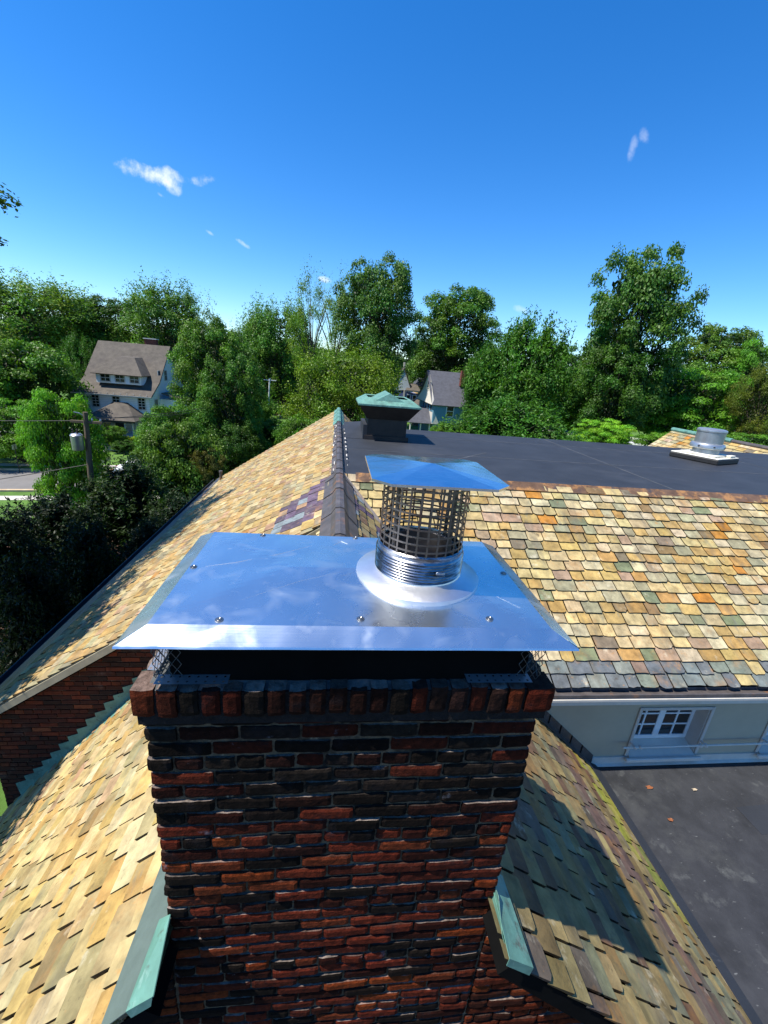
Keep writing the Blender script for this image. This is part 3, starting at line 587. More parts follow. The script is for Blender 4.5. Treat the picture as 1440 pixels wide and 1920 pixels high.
mb.slab([(xa-.07,.958,zL_(xa-.07)+.088),(xa+.03,.958,zL_(xa)+.088),(xa+.01,1.19,zL_(xa)+.12),(xa-.05,1.22,zL_(xa-.05)+.088)],.004); mb.build('copper_flashing',M['copper'],bld)
# other outer walls of the block
mb=MB(); mb.box((XW+.15,YG+.42,-11),(XW+.45,YP-.2,zW(XW+.3)-.14)); mb.box((XW+.45,YP-.5,-11),(X0,YP-.2,zW(XW)-.1)); mb.box((X0,YN-.3,-11),(XE,YN,ZF-.13)); mb.box((XE-.3,YWALL+.4,-11),(XE,YN-.31,ZF-.13)); mb.build('wall',M['brick_plain'],bld)
mb=MB(); mb.slab([(XW+.46,YP-.2,zW(XW)-.1),(X0,YP-.2,zW(XW)-.1),(X0,YP-.2,ZR-.12)],-.2); mb.build('wall',M['cream'],bld)
# pipe at the north-west eave corner
mb=MB(); p=atz(453,884,zW(XW+.45)); px_=XW+.35; mb.lathe(px_,15.3,[(.05,zW(px_)),(.05,zW(px_)+.28),(.062,zW(px_)+.28),(.062,zW(px_)+.34),(.04,zW(px_)+.34)],12); mb.build('vent_pipe',M['ridge'],bld)
# far wing on the right: ridge running away, slates facing west
RX=15.9; RZ=-1.7; S2=.78; k2=math.sqrt(1+S2*S2); fx=RX-4.6
w2=lambda x:RZ+S2*(x-RX)
mb=slates(Vector((fx,18.8,w2(fx))),Vector((0,-1,0)),Vector((1,0,S2)).normalized(),lambda b:(0,18.8-YN-.05 if fx+b/k2<XE+.0 else 12.0),(RX-fx)*k2,.20,.28,.46,16,lambda a,b,rn:pick(PS,rn),rough=.8); mb.build('slate_slope',M['slate'],bld)
mb=MB(); mb.slab([(fx,18.8,w2(fx)-.02),(fx,YN+.05,w2(fx)-.02),(RX,YN+.05,RZ-.02),(RX,18.8,RZ-.02)],.1); mb.slab([(XE,YN+.05,w2(XE)-.02),(XE,6.8,w2(XE)-.02),(RX,6.8,RZ-.02),(RX,YN+.05,RZ-.02)],.1)
mb.slab([(RX,18.8,RZ-.02),(RX,6.8,RZ-.02),(RX+4.6,6.8,w2(fx)-.02),(RX+4.6,18.8,w2(fx)-.02)],.1); mb.build('roof_deck',M['shingle'],bld)
mb=MB(); mb.tube([(RX,18.85,RZ+.04),(RX,15.6,RZ+.04)],.10,8); mb.build('ridge_cap',M['copper'],bld)
mb=MB(); mb.tube([(RX,15.58,RZ+.03),(RX,6.8,RZ+.03)],.08,8); mb.build('ridge_cap',M['ridge'],bld)
mb=MB(); mb.box((fx+.3,YN+.3,-11),(RX+4.3,18.5,w2(fx)-.05)); mb.slab([(fx+.31,18.5,w2(fx)-.05),(RX+4.3,18.5,w2(fx)-.05),(RX,18.5,RZ-.15)],-.2); mb.build('wall',M['brick_plain'],bld)
mb=MB(); q=at(1282,828,14.5); xx=q.x; mb.lathe(xx,14.5,[(.10,w2(xx)),(.10,w2(xx)+.2),(.05,w2(xx)+.22),(.05,w2(xx)+.36)],10); mb.build('vent_pipe',M['galv'],bld)
# ================================================================== CHIMNEY
chim=empty('brick_chimney',(.106,1.6,ZL),'sooty dark red brick chimney with a projecting top course, carrying the steel cap','chimney')
BX0,BX1,BY0,BY1=-.598,.810,YC,2.14
def cC(x,z,rn):
    up=min(1,max(0,(z+2.05)/.75)); side=.25*max(0,(.3-x))
    if z>-1.30 or rn.random()<up*.8+side*.5: return pick(BR_SOOT,rn)
    return pick(BR_HOT,rn)
mb=MB()
wall_bricks(mb,BX0,BX1,ZB,-1.158,BY0,41,fine=True,ends=True,colf=cC)
Mr=Matrix.Translation((BX1,0,0))@Matrix.Rotation(R(90),4,'Z')    # east face
wall_bricks(mb,BY0+.062,BY1-.002,-3.1,-1.178,0,42,fine=False,ends=True,colf=cC,M4=Mr)
Ml=Matrix.Translation((BX0,0,0))@Matrix.Rotation(R(-90),4,'Z')
wall_bricks(mb,-BY1+.002,-BY0-.062,-3.1,-1.178,0,43,fine=False,ends=True,colf=cC,M4=Ml)
Mb_=Matrix.Translation((0,BY1,0))@Matrix.Rotation(R(180),4,'Z')
wall_bricks(mb,-BX1+.06,-BX0-.06,-3.1,-1.178,0,44,fine=False,ends=True,colf=cC,M4=Mb_)
stack=mb.build('brick_stack',M['brick'],chim)
mb=MB(); mb.box((BX0+.012,BY0+.012,ZB),(BX1-.012,BY1-.012,-1.19)); mb.build('mortar_core',M['mortar'],chim)
# rowlock crown course
CX0,CX1,CY0,CY1=-.62,.832,1.163,2.19
mb=MB(); rn=random.Random(55); x=CX0; i=0
zt,zb=-1.045,-1.150
while x<CX1-.02:
    w=.0705*rn.uniform(.93,1.07); e=x+w
    if x==CX0: e=x+.075
    if CX1-e<.05: e=CX1
    c=pick([((.10,.018,.010),5),((.06,.015,.010),6),((.035,.018,.018),4),((.13,.03,.015),2)],rn) if x>.35 or x<-.52 else pick([((.06,.012,.008),4),((.028,.010,.008),4),((.014,.011,.011),3)],rn)
    g=.0065 if CX0<x else 0
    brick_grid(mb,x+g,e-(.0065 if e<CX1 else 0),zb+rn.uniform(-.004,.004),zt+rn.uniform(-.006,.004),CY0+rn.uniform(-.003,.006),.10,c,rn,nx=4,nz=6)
    x=e
for (Mx,a,b) in ((Matrix.Translation((CX1,0,0))@Matrix.Rotation(R(90),4,'Z'),CY0+.1,CY1),(Matrix.Translation((CX0,0,0))@Matrix.Rotation(R(-90),4,'Z'),-CY1,-CY0-.1),(Matrix.Translation((0,CY1,0))@Matrix.Rotation(R(180),4,'Z'),-CX1+.1,-CX0-.1)):
    x=a
    while x<b-.02:
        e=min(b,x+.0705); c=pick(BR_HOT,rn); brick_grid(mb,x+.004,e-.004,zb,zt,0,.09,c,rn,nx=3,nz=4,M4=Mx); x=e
mb.build('rowlock_course',M['brick'],chim)
mb=MB(); mb.box((CX0+.012,CY0+.014,-1.19),(CX1-.012,CY1-.012,-1.058)); mb.build('mortar_core',M['soot_mortar'],chim)
# sloped cement crown on top
mb=MB(); P=[]
gx,gy=14,9
for j in range(gy+1):
    for i in range(gx+1):
        x=CX0+.02+(CX1-CX0-.04)*i/gx; y=CY0+.016+(CY1-CY0-.03)*j/gy
        e=min(x-CX0,CX1-x,y-CY0,CY1-y); z=-1.046+min(.022,e*.25)+noise.noise(Vector((x*9,y*9,1)))*.006-(.012 if i in(0,gx) or j in (0,gy) else 0)
        P.append((x+noise.noise(Vector((x*15,y*15,5)))*.008,y+noise.noise(Vector((x*15,y*15,8)))*.008,z))
mb.add(P,[(j*(gx+1)+i,j*(gx+1)+i+1,(j+1)*(gx+1)+i+1,(j+1)*(gx+1)+i) for j in range(gy) for i in range(gx)]); mb.build('cement_crown',M['concrete'],chim)
for cx in (-.22,.38):
    mb=MB(); mb.lathe(cx,1.62,[(.15,-1.07),(.15,-.96),(.125,-.96),(.125,-1.06)],24,caps=False); mb.build('flue_tile',M['dark'],chim)
# ================================================================== STEEL CAP
ZC=-.81
cap=empty('chimney_cap',(.11,1.6,-1.04),'shiny rectangular stainless steel cap with folded skirt, screwed over the brick chimney','chimney cap')
kx0,kx1,ky0,ky1=-.552,.775,1.195,1.96
hx0,hx1,hy0,hy1=kx0-.078,kx1+.082,ky0-.048,ky1+.045; HZ=ZC-.052
def hipz(a,b):
    d=min(a*1.327,(1-a)*1.327,b*.765,(1-b)*.765); return ZC+.020*d/.3825+.0012*noise.noise(Vector((a*4,b*3,2)))*min(1,d*20)
mb=MB(); g=26; P=[];idx={}
for j in range(g+1):
    for i in range(g+1):
        fx_,fy_=i/g,j/g; e=min(fx_,1-fx_,fy_*1.0,(1-fy_)*1.0)
        P.append((kx0+(kx1-kx0)*fx_,ky0+(ky1-ky0)*fy_,hipz(fx_,fy_)))
F=[(j*(g+1)+i,j*(g+1)+i+1,(j+1)*(g+1)+i+1,(j+1)*(g+1)+i) for j in range(g) for i in range(g)]
mb.add(P,F)
c4=[(kx0,ky0),(kx1,ky0),(kx1,ky1),(kx0,ky1)]; h4=[(hx0,hy0),(hx1,hy0),(hx1,hy1),(hx0,hy1)]
r=.006
for i in range(4):                                       # skirts with a flared dog-ear at every corner
    a,b=Vector((*c4[i],ZC)),Vector((*c4[(i+1)%4],ZC)); ha,hb=Vector((*h4[i],HZ)),Vector((*h4[(i+1)%4],HZ))
    t=(b-a).normalized(); o=Vector((t.y,-t.x,0))
    ha2=ha-t*(.006 if i%2==0 else -.004)+Vector((0,0,.004 if i%2==0 else .012)); hb2=hb+t*(.006 if i%2==0 else -.004)+Vector((0,0,.004 if i%2==0 else .012))
    m=12; A=[a.lerp(b,k/m) for k in range(m+1)]; H=[ha2.lerp(hb2,k/m)+o*(.0025*noise.noise(Vector((k*1.7,i*3,0)))) for k in range(m+1)]
    L1=[p+Vector((0,0,-.006))+o*.004 for p in H]; L2=[p-o*.012+Vector((0,0,-.002)) for p in L1]
    rows=[A,H,L1,L2]; P=[p for rr in rows for p in rr]
    mb.add(P,[(q*(m+1)+k+m+1,q*(m+1)+k+m+2,q*(m+1)+k+1,q*(m+1)+k) for q in range(3) for k in range(m)])
pan=mb.build('pan',M['steel'],cap)
mod=pan.modifiers.new('t','SOLIDIFY'); mod.thickness=.0015; mod.offset=-1
for (x,y) in ((363,1062),(493,1003),(411,1161),(676,1160),(918,1160),(944,1074),(666,1008)):
    p=atz(x,y,ZC+.004); x_,y_=p.x,p.y
    x_=min(max(x_,kx0+.015),kx1-.015); y_=min(max(y_,ky0+.015),ky1-.015); 
    e=min((x_-kx0)/(kx1-kx0),(kx1-x_)/(kx1-kx0),(y_-ky0)/(ky1-ky0),(ky1-y_)/(ky1-ky0)); z_=hipz((x_-kx0)/(kx1-kx0),(y_-ky0)/(ky1-ky0))+.001
    mb=MB(); mb.lathe(x_,y_,[(.0135,z_-.002),(.0135,z_+.0015),(.0085,z_+.002),(.008,z_+.005),(.0045,z_+.0055),(.002,z_+.0035)],16); smooth_angle(mb.build('screw',M['screw'],cap),30)
mb=MB(); mb.box((kx0+.045,ky0+.022,-1.049),(kx1-.045,ky1-.03,ZC-.012)); mb.build('shade_box',M['dark'],cap)  # black box added under the pan to stand for its shaded interior
mb=MB()
for (pts,w) in (((( 385,1062),(440,1055),(520,1040),(585,1023)),.0005),(((452,1125),(560,1090),(640,1072)),.0003),(((625,1022),(640,1015),(652,1020)),.0011),(((640,1080),(662,1074)),.0005),(((300,1160),(345,1120)),.0004),(((930,1118),(975,1140)),.0003)):
    Q=[]; mb=MB()
    for (x,y) in pts:
        p=atz(x,y,ZC+.01); a_=(p.x-kx0)/(kx1-kx0); b_=(p.y-ky0)/(ky1-ky0); p=atz(x,y,hipz(a_,b_)); Q.append(Vector((p.x,p.y,hipz((p.x-kx0)/(kx1-kx0),(p.y-ky0)/(ky1-ky0))+.0009)))
    mb.tube(Q,[w*.3]+[w]*(len(Q)-2)+[w*.3],4); mb.build('scratch',M['scratch'],cap)
# expanded-metal screen on the sides and at the corners
mb=MB(); sx0,sx1,sy0,sy1=-.555,.782,1.205,1.955; z0,z1=-1.035,-.812
def screen(a,b,n_,flip):
    a=Vector(a); b=Vector(b); L=(b-a).length; t=(b-a)/L; w=.030; cnt=int(L/w); H=z1-z0; rows=5; w=L/cnt; h=H/rows
    for i in range(cnt):
        for j in range(rows):
            c=a+t*(i+.5)*w+Vector((0,0,z0+(j+.5)*h)); 
            pts=[c-t*w/2,c+Vector((0,0,h/2)),c+t*w/2,c-Vector((0,0,h/2))]
            for k in range(4): 
                if j==0 and k in(2,3) and False: continue
                mb.tube([pts[k],pts[(k+1)%4]],.0013,3,cap=False)
screen((sx0,sy0,0),(sx0+.09,sy0,0),0,0); screen((sx1-.09,sy0,0),(sx1,sy0,0),0,0); screen((sx1,sy0,0),(sx1,sy1,0),0,0); screen((sx1,sy1,0),(sx0,sy1,0),0,0); screen((sx0,sy1,0),(sx0,sy0,0),0,0)
mb.build('mesh_screen',M['screen'],cap)
for (x0,x1,y0,y1) in ((-.545,-.315,1.172,1.218),(-.590,-.555,1.24,1.36),(.50,.74,1.172,1.218)):   # perforated feet
    mb=MB(); zf_=-1.020; nx=8 if x1-x0>.1 else 2; ny=2 if x1-x0>.1 else 6
    dx=(x1-x0)/nx; dy=(y1-y0)/ny
    for i in range(nx):
        for j in range(ny):
            cx_,cy_=x0+dx*(i+.5),y0+dy*(j+.5); rr=.0042; Pq=[(x0+dx*i,y0+dy*j),(x0+dx*(i+1),y0+dy*j),(x0+dx*(i+1),y0+dy*(j+1)),(x0+dx*i,y0+dy*(j+1))]
            ring=[(cx_+rr*math.cos(R(225+60*0+k*45)),cy_+rr*math.sin(R(225+k*45))) for k in range(8)]
            V=[(p[0],p[1],zf_) for p in Pq]+[(p[0],p[1],zf_) for p in ring]
            F=[]
            for k in range(4): F+=[(k,(k+1)%4,4+((2*k+2)%8),4+2*k+1),(k,4+2*k+1,4+2*k)]
            mb.add(V,F)
    mb.build('mounting_foot',M['galv'],cap)
# ================================================================== SPARK ARRESTOR
PX,PY=.362,1.565; RP=.170
pot=empty('flue_cap',(PX,PY,-.80),'round steel flue cap with open mesh cage and square cross-creased lid on the chimney cap','flue cap')
mb=MB(); mb.lathe(PX,PY,[(.252,-.808),(.252,-.7865),(.25,-.785),(.20,-.7735),(.178,-.765),(.176,-.757),(.174,-.757),(.172,-.772)],64,caps=False); smooth_angle(mb.build('storm_collar',M['steel_bright'],pot),25)
prof=[]; z=-.775; k=0
prof.append((RP+.002,-.785))
for i in range(9):
    z0_=-.775+i*.0115; prof+=[(RP+.001,z0_),(RP+.006,z0_+.0022),(RP+.008,z0_+.005),(RP+.006,z0_+.008)]
prof+=[(RP+.001,-.671),(RP+.002,-.655),(RP-.004,-.650),(RP-.006,-.655),(RP-.006,-.78)]
mb=MB(); mb.lathe(PX,PY,prof,64,caps=False); mb.bbox((PX+.03,PY-RP-.016,-.712),(PX+.065,PY-RP-.006,-.700),.003); smooth_angle(mb.build('band_clamp',M['steel_ring'],pot),50)
mb=MB(); mb.lathe(PX,PY,[(.143,-.9),(.143,-.665),(.147,-.660),(.149,-.665),(.149,-.9)],48,caps=False); mb.lathe(PX,PY,[(.142,-.80),(.0,-.80)],32,caps=False); smooth_angle(mb.build('inner_flue',M['cage'],pot),30)
mb=MB(); nv=27; cz0,cz1=-.662,-.372; nh=10; rr=.167; sw=.0072; th=.0018
for i in range(nv):
    a=2*math.pi*i/nv; Mx=Matrix.Translation((PX,PY,0))@Matrix.Rotation(a,4,'Z')
    mb.box((rr-th,-sw/2,cz0),(rr+th*.4,sw/2,cz1),M=Mx)
for j in range(nh+1):
    z=cz0+(cz1-cz0)*j/nh; h=.0034; 
    mb.lathe(PX,PY,[(rr-th*.9,z-h),(rr+th*.5,z-h),(rr+th*.5,z+h),(rr-th*.9,z+h),(rr-th*.9,z-h)],60,caps=False)
mb.build('mesh_cage',M['cage'],pot)
for a in (35,125,215,305):
    mb=MB(); x,y=PX+.15*math.cos(R(a)),PY+.15*math.sin(R(a)); Mx=Matrix.Translation((PX,PY,0))@Matrix.Rotation(R(a),4,'Z'); mb.box((.148,-.009,-.66),(.1505,.009,-.360),M=Mx); mb.build('strut',M['cage'],pot)
lc=[]; ccx=[atz(697,850,-.375),atz(878,862,-.375),atz(951,913,-.375),atz(720,897,-.375)]
cx_,cy_=(.378,1.592); hw=.247
corner=[]
for (sx,sy) in ((-1,-1),(1,-1),(1,1),(-1,1)):
    q=.062 if sy<0 else .045
    if sx*sy>0: corner+=[(cx_+sx*hw,cy_+sy*(hw-q)),(cx_+sx*(hw-q),cy_+sy*hw)]
    else: corner+=[(cx_+sx*(hw-q),cy_+sy*hw),(cx_+sx*hw,cy_+sy*(hw-q))]
Lz=-.362
mb=MB(); ap=(cx_,cy_,Lz+.026); P=[(x,y,Lz) for x,y in corner]+[ap]+[(x,y,Lz-.009) for x,y in corner]
F=[(i,(i+1)%8,8) for i in range(8)]+[(i,9+i,9+(i+1)%8,(i+1)%8) for i in range(8)]
mb.add(P,F); lid=mb.build('lid',M['lid'],pot); mod=lid.modifiers.new('t','SOLIDIFY'); mod.thickness=.0015; mod.offset=-1
# ================================================================== COPPER VENT on the flat roof
vx,vy=1.20,10.0; vz=ZF
vent=empty('copper_chimney_hood',(vx,vy,vz),'black box flue with flared hood and pale green copper rim on the flat roof','flue hood')
mb=MB(); mb.box((vx-.46,vy,vz),(vx+.46,vy+.95,-1.10)); mb.box((vx-.52,vy-.05,vz+.001),(vx+.52,vy+1.0,vz+.10)); mb.build('shaft',M['copper_dark'],vent)
def ringq(hw,y0,y1,z,n=None): return [(vx-hw,y0,z),(vx+hw,y0,z),(vx+hw,y1,z),(vx-hw,y1,z)]
mb=MB(); lo=ringq(.49,vy-.03,vy+.98,-1.14); hi=ringq(.70,vy-.28,vy+1.22,-.84); lo2=ringq(.46,vy,vy+.95,-1.12); hi2=ringq(.67,vy-.25,vy+1.19,-.825)
mb.add(lo+hi+lo2+hi2,[(i,(i+1)%4,4+(i+1)%4,4+i) for i in range(4)]+[(8+i,12+i,12+(i+1)%4,8+(i+1)%4) for i in range(4)]+[(i,8+i,8+(i+1)%4,(i+1)%4) for i in range(4)]+[(4+i,4+(i+1)%4,12+(i+1)%4,12+i) for i in range(4)])
mb.build('flared_hood',M['copper_dark'],vent)
mb=MB(); o0=ringq(.715,vy-.295,vy+1.235,-.835); o1=ringq(.715,vy-.295,vy+1.235,-.80); i0=ringq(.50,vy-.06,vy+1.0,-.66); i1=ringq(.48,vy-.04,vy+.98,-.68)
mb.add(o0+o1+i0+i1,[(i,(i+1)%4,4+(i+1)%4,4+i) for i in range(4)]+[(4+i,4+(i+1)%4,8+(i+1)%4,8+i) for i in range(4)]+[(8+i,8+(i+1)%4,12+(i+1)%4,12+i) for i in range(4)]+[(i,12+i,12+(i+1)%4,(i+1)%4) for i in range(4)])
# gabled cross ridge in the middle
mb.slab([(vx-.36,vy-.16,-.735),(vx+.0,vy-.10,-.55),(vx,vy+1.04,-.55),(vx-.36,vy+1.1,-.735)],.012)
mb.slab([(vx+.36,vy-.16,-.735),(vx+.36,vy+1.1,-.735),(vx,vy+1.04,-.55),(vx,vy-.10,-.55)],.012)
mb.slab([(vx-.37,vy-.17,-.74),(vx+.37,vy-.17,-.74),(vx,vy-.11,-.545)],.012); mb.slab([(vx+.37,vy+1.11,-.74),(vx-.37,vy+1.11,-.74),(vx,vy+1.05,-.545)],.012)
mb.build('copper_rim',M['copper'],vent)
mb=MB(); mb.slab([(vx-.98,vy-.02,vz+.006),(vx-.47,vy-.02,vz+.006),(vx-.47,vy+1.6,vz+.22),(vx-.98,vy+1.6,vz+.16)],.01); mb.box((vx-.56,vy-.02,vz+.004),(vx-.465,vy+1.2,vz+.34)); mb.build('base_flashing',M['epdm'],vent)
# ================================================================== EXHAUST FAN
fxn,fyn=9.72,10.2
fan=empty('exhaust_fan',(fxn,fyn,ZF),'round silver exhaust fan on a square cream curb on the flat roof','exhaust fan')
ang=math.atan2(9.33-11.0,8.95-9.52); Mx=Matrix.Translation((fxn,fyn,0))@Matrix.Rotation(R(24),4,'Z')
mb=MB(); mb.bbox((-.58,-.58,ZF+.002),(.58,.58,ZF+.13),.02,M=Mx); mb.build('rubber_curb',M['rubber'],fan)
mb=MB(); mb.bbox((-.565,-.565,ZF+.131),(.565,.565,ZF+.155),.01,M=Mx); mb.bbox((-.42,-.42,ZF+.155),(.42,.42,ZF+.20),.015,M=Mx); mb.bbox((.15,-.54,ZF+.156),(.42,-.43,ZF+.21),.01,M=Mx); mb.build('base_flange',M['cream_metal'],fan)
mb=MB(); z=ZF+.2; mb.lathe(fxn,fyn,[(.30,z),(.30,z+.20)],40); smooth_angle(mb.build('neck',M['galv'],fan))
mb=MB(); mb.lathe(fxn,fyn,[(.37,z+.12),(.39,z+.14),(.39,z+.21),(.37,z+.245),(.32,z+.26)],48); smooth_angle(mb.build('collar',M['galv'],fan),40)
mb=MB(); mb.lathe(fxn,fyn,[(.312,z+.261),(.322,z+.54)],48)
mb.lathe(fxn,fyn,[(.332,z+.541),(.338,z+.56),(.33,z+.60),(.29,z+.622),(.0,z+.632)],48,caps=False); smooth_angle(mb.build('drum',M['galv'],fan),40)
for a in (200,250,300,340):
    mb=MB(); x,y=fxn+.393*math.cos(R(a)),fyn+.393*math.sin(R(a)); mb.bbox((x-.018,y-.018,z+.175),(x+.018,y+.018,z+.205),.006); mb.build('rivet',M['rubber'],fan)
# ================================================================== SMALL DEBRIS on the low roof
def dead_leaf(p,s,m,label,seed):
    rn=random.Random(seed); mb=MB(); n=10; P=[(0,0,.008*s/.08)]
    for i in range(n):
        a=2*math.pi*i/n; r=s*(.6+.4*abs(math.sin(a*2.5+1)))*rn.uniform(.7,1.2); P.append((r*math.cos(a)*1.3,r*math.sin(a)*.7,rn.uniform(.002,.02)))
    P=[Vector(q)+p for q in P]; mb.add(P,[(0,1+i,1+(i+1)%n) for i in range(n)]); o=mb.build('dead_leaf',m); mod=o.modifiers.new('t','SOLIDIFY'); mod.thickness=.002; tag(o,label,'leaf')
for (x,y,s,m,l) in ((1218,1477,.042,'leaf_dead','curled orange leaf on the low dark roof, nearest the rendered wall'),(1257,1539,.034,'leaf_dead','small rust brown leaf on the low dark roof, lower of the two reddish ones'),(1302,1482,.032,'leaf_dead2','pale tan leaf lying on the low dark roof right of the orange leaf')):
    dead_leaf(atz(x,y,ZL)+Vector((0,0,.006)),s,M[m],l,int(x))
# ================================================================== GROUND
G=-11.0
def struct(name,mb,m):
    o=mb.build(name,m); o['kind']='structure'; return o
mb=MB(); mb.add([(-2500,-800,G),(2500,-800,G),(2500,4000,G),(-2500,4000,G)],[(0,1,2,3)]); struct('ground',mb,M['grass'])
dR=Vector((1,.17,0)).normalized(); nR=Vector((-dR.y,dR.x,0))
def strip(name,p,n0,n1,a,b,m,z=.004,h=None):
    mb=MB(); p=Vector(p); q=[p+dR*a+nR*n0,p+dR*b+nR*n0,p+dR*b+nR*n1,p+dR*a+nR*n1]
    if h: mb.slab([x+Vector((0,0,z+h)) for x in q],h+.05)
    else: mb.add([x+Vector((0,0,z)) for x in q],[(0,1,2,3)])
    return struct(name,mb,m)
P0=(-26,36,G)
strip('road',P0,-3.1,3.0,-90,140,M['asphalt'])
strip('kerb',P0,3.0,3.3,-90,140,M['curb'],.0,.14); strip('kerb',P0,-3.4,-3.1,-90,140,M['curb'],0,.14)
strip('sidewalk',P0,4.6,5.5,-90,140,M['pavement'],.008); strip('sidewalk',P0,-5.4,-4.4,-90,140,M['pavement'],.008)
mb=MB(); mb.add([(-70,-120,G+.02),(90,-120,G+.02),(90,.9,G+.02),(-70,.9,G+.02)],[(0,1,2,3)]); struct('bounce_ground',mb,M['bounce_grey'])  # unseen grey ground added behind the camera for neutral bounce light
mb=MB(); mb.add([(-60,46.5,G+.012),(-29.5,49,G+.012),(-31.5,57,G+.012),(-62,53,G+.012)],[(0,1,2,3)]); struct('driveway',mb,M['asphalt'])
mb=MB(); a=Vector((25,128,G+.006)); b=Vector((90,66,G+.006)); t=(b-a).normalized(); n=Vector((-t.y,t.x,0))*5.0
mb.add([a-n,b-n,b+n,a+n],[(0,1,2,3)]); struct('road',mb,M['asphalt'])
mb=MB(); mb.add([a+n*1.25,b+n*1.25,b+n*1.5,a+n*1.5],[(0,1,2,3)]); mb.add([a-n*1.5,b-n*1.5,b-n*1.25,a-n*1.25],[(0,1,2,3)]); struct('sidewalk',mb,M['pavement'])
mb=MB(); mb.add([(-26.6,49.6,G+.010),(-24.4,49.2,G+.010),(-24.2,41.8,G+.010),(-25.6,41.6,G+.010)],[(0,3,2,1)]); struct('footpath',mb,M['pavement'])
mb=MB(); mb.add([(-19,14,G+.01),(-5.2,12,G+.01),(-5.2,24,G+.01),(-18,27,G+.01)],[(0,1,2,3)]); struct('bare_soil',mb,M['soil'])
# ================================================================== HOUSES
def gable_roof(mb,x0,x1,y0,y1,ze,zr,ov=.4,t=.18,flare=0,ridge='x'):
    """ridge along x; y0 front eave, y1 back eave"""
    ym=(y0+y1)/2
    for (ye,s) in ((y0,-1),(y1,1)):
        yo=ye+s*ov; zo=ze-(zr-ze)/((y1-y0)/2)*ov*(.35 if flare else 1)
        if flare:
            ymid=ye+(-s)*(y1-y0)*.17; zmid=ze+(zr-ze)*.24
            secs=[(yo,zo),(ymid,zmid),(ym,zr)]
        else: secs=[(yo,zo),(ym,zr)]
        for k in range(len(secs)-1):
            (ya,za),(yb,zb)=secs[k],secs[k+1]; P=[(x0-ov,ya,za),(x1+ov,ya,za),(x1+ov,yb,zb),(x0-ov,yb,zb)]
            if s>0: P=P[::-1]
            mb.slab(P,t)
def window(par,x0,x1,z0,z1,y,fm,rows=2,cols=2,axis='y',sgn=-1,w=.09,local=False):
    """window on a wall facing sgn along axis, in world coordinates"""
    def B(mb,a0,a1,b0,b1,d0,d1):
        d0,d1=sorted((y+sgn*d0,y+sgn*d1))
        if axis=='y': mb.box((a0,d0,b0),(a1,d1,b1))
        else: mb.box((d0,a0,b0),(d1,a1,b1))
    f=MB()
    B(f,x0-w,x0,z0-w,z1+w,.0,.07); B(f,x1,x1+w,z0-w,z1+w,.0,.07); B(f,x0,x1,z1,z1+w,.0,.07); B(f,x0,x1,z0-w,z0,.0,.09)
    for k in range(1,rows): zz=z0+(z1-z0)*k/rows; B(f,x0,x1,zz-.03,zz+.03,.022,.045)
    for k in range(1,cols): xx=x0+(x1-x0)*k/cols; B(f,xx-.025,xx+.025,z0,z1,.024,.043)
    wo_=f.build('window',fm,par)
    g=MB(); B(g,x0,x1,z0,z1,.004,.02); g.build('pane',M['glass'],wo_)
    return wo_
# --- white house
wh=empty('white_house',(-25.8,59,G),'large white house with steep brown shingle roof, hipped dormer and corner porch','house')
hx0_,hx1_,hy0_,hy1_=-29.6,-21.9,54.0,67.5; he,hr=-5.35,.30
mb=MB(); mb.box((hx0_,hy0_,G),(hx1_,hy1_,he)); ym=(hy0_+hy1_)/2
for x in (hx0_,hx1_-.15): mb.prism([(hy0_+.3,he-.01),(hy0_+(hy1_-hy0_)*.17,he+(hr-he)*.24-.28),(ym,hr-.35),(hy1_-(hy1_-hy0_)*.17,he+(hr-he)*.24-.28),(hy1_-.3,he-.01)],'x',x,x+.15)
mb.box((hx1_+.002,57.0,G),(-18.6,63.0,-6.0)); wwall=mb.build('wall',M['siding'],wh)
mb=MB(); 
for k in range(28):
    z=G+.2+k*.2
    if z<he-.1: mb.box((hx0_-.012,hy0_-.014,z),(hx1_+.014,hy0_-.001,z+.02)); mb.box((hx1_+.001,hy0_,z),(hx1_+.014,57,z+.02))
mb.build('clapboards',M['trim_white'],wh)
mb=MB(); gable_roof(mb,hx0_,hx1_,hy0_,hy1_,he,hr,.45,.16,flare=1)
mb.slab([(hx1_+.46,56.6,-5.2),(-18.2,56.6,-6.1),(-18.2,63.4,-6.1),(hx1_+.46,63.4,-5.2)],.12)
wr=mb.build('roof',M['shingle'],wh)
mb=MB(); mb.prism([(hy0_-.60,he-.30),(hy0_-.62,he-.16),(hy0_-.46,he-.16),(hy0_-.46,he-.30)],'x',hx0_-.5,hx1_+.5); mb.build('gutter',M['trim_white'],wh)
for k in range(12):
    mb=MB(); xx=hx0_-.3+k*.72; mb.box((xx,hy0_-.44,he-.09),(xx+.06,hy0_-.38,he+.08)); mb.build('snow_guard',M['trim_white'],wh)
mb=MB(); mb.box((-24.6,60.9,-.3),(-23.2,61.6,.95)); mb.build('chimney',M['brick_plain'],wr)
mb=MB(); mb.box((-24.7,60.8,.96),(-23.1,61.7,1.06)); mb.build('chimney_coping',M['white'],wr)
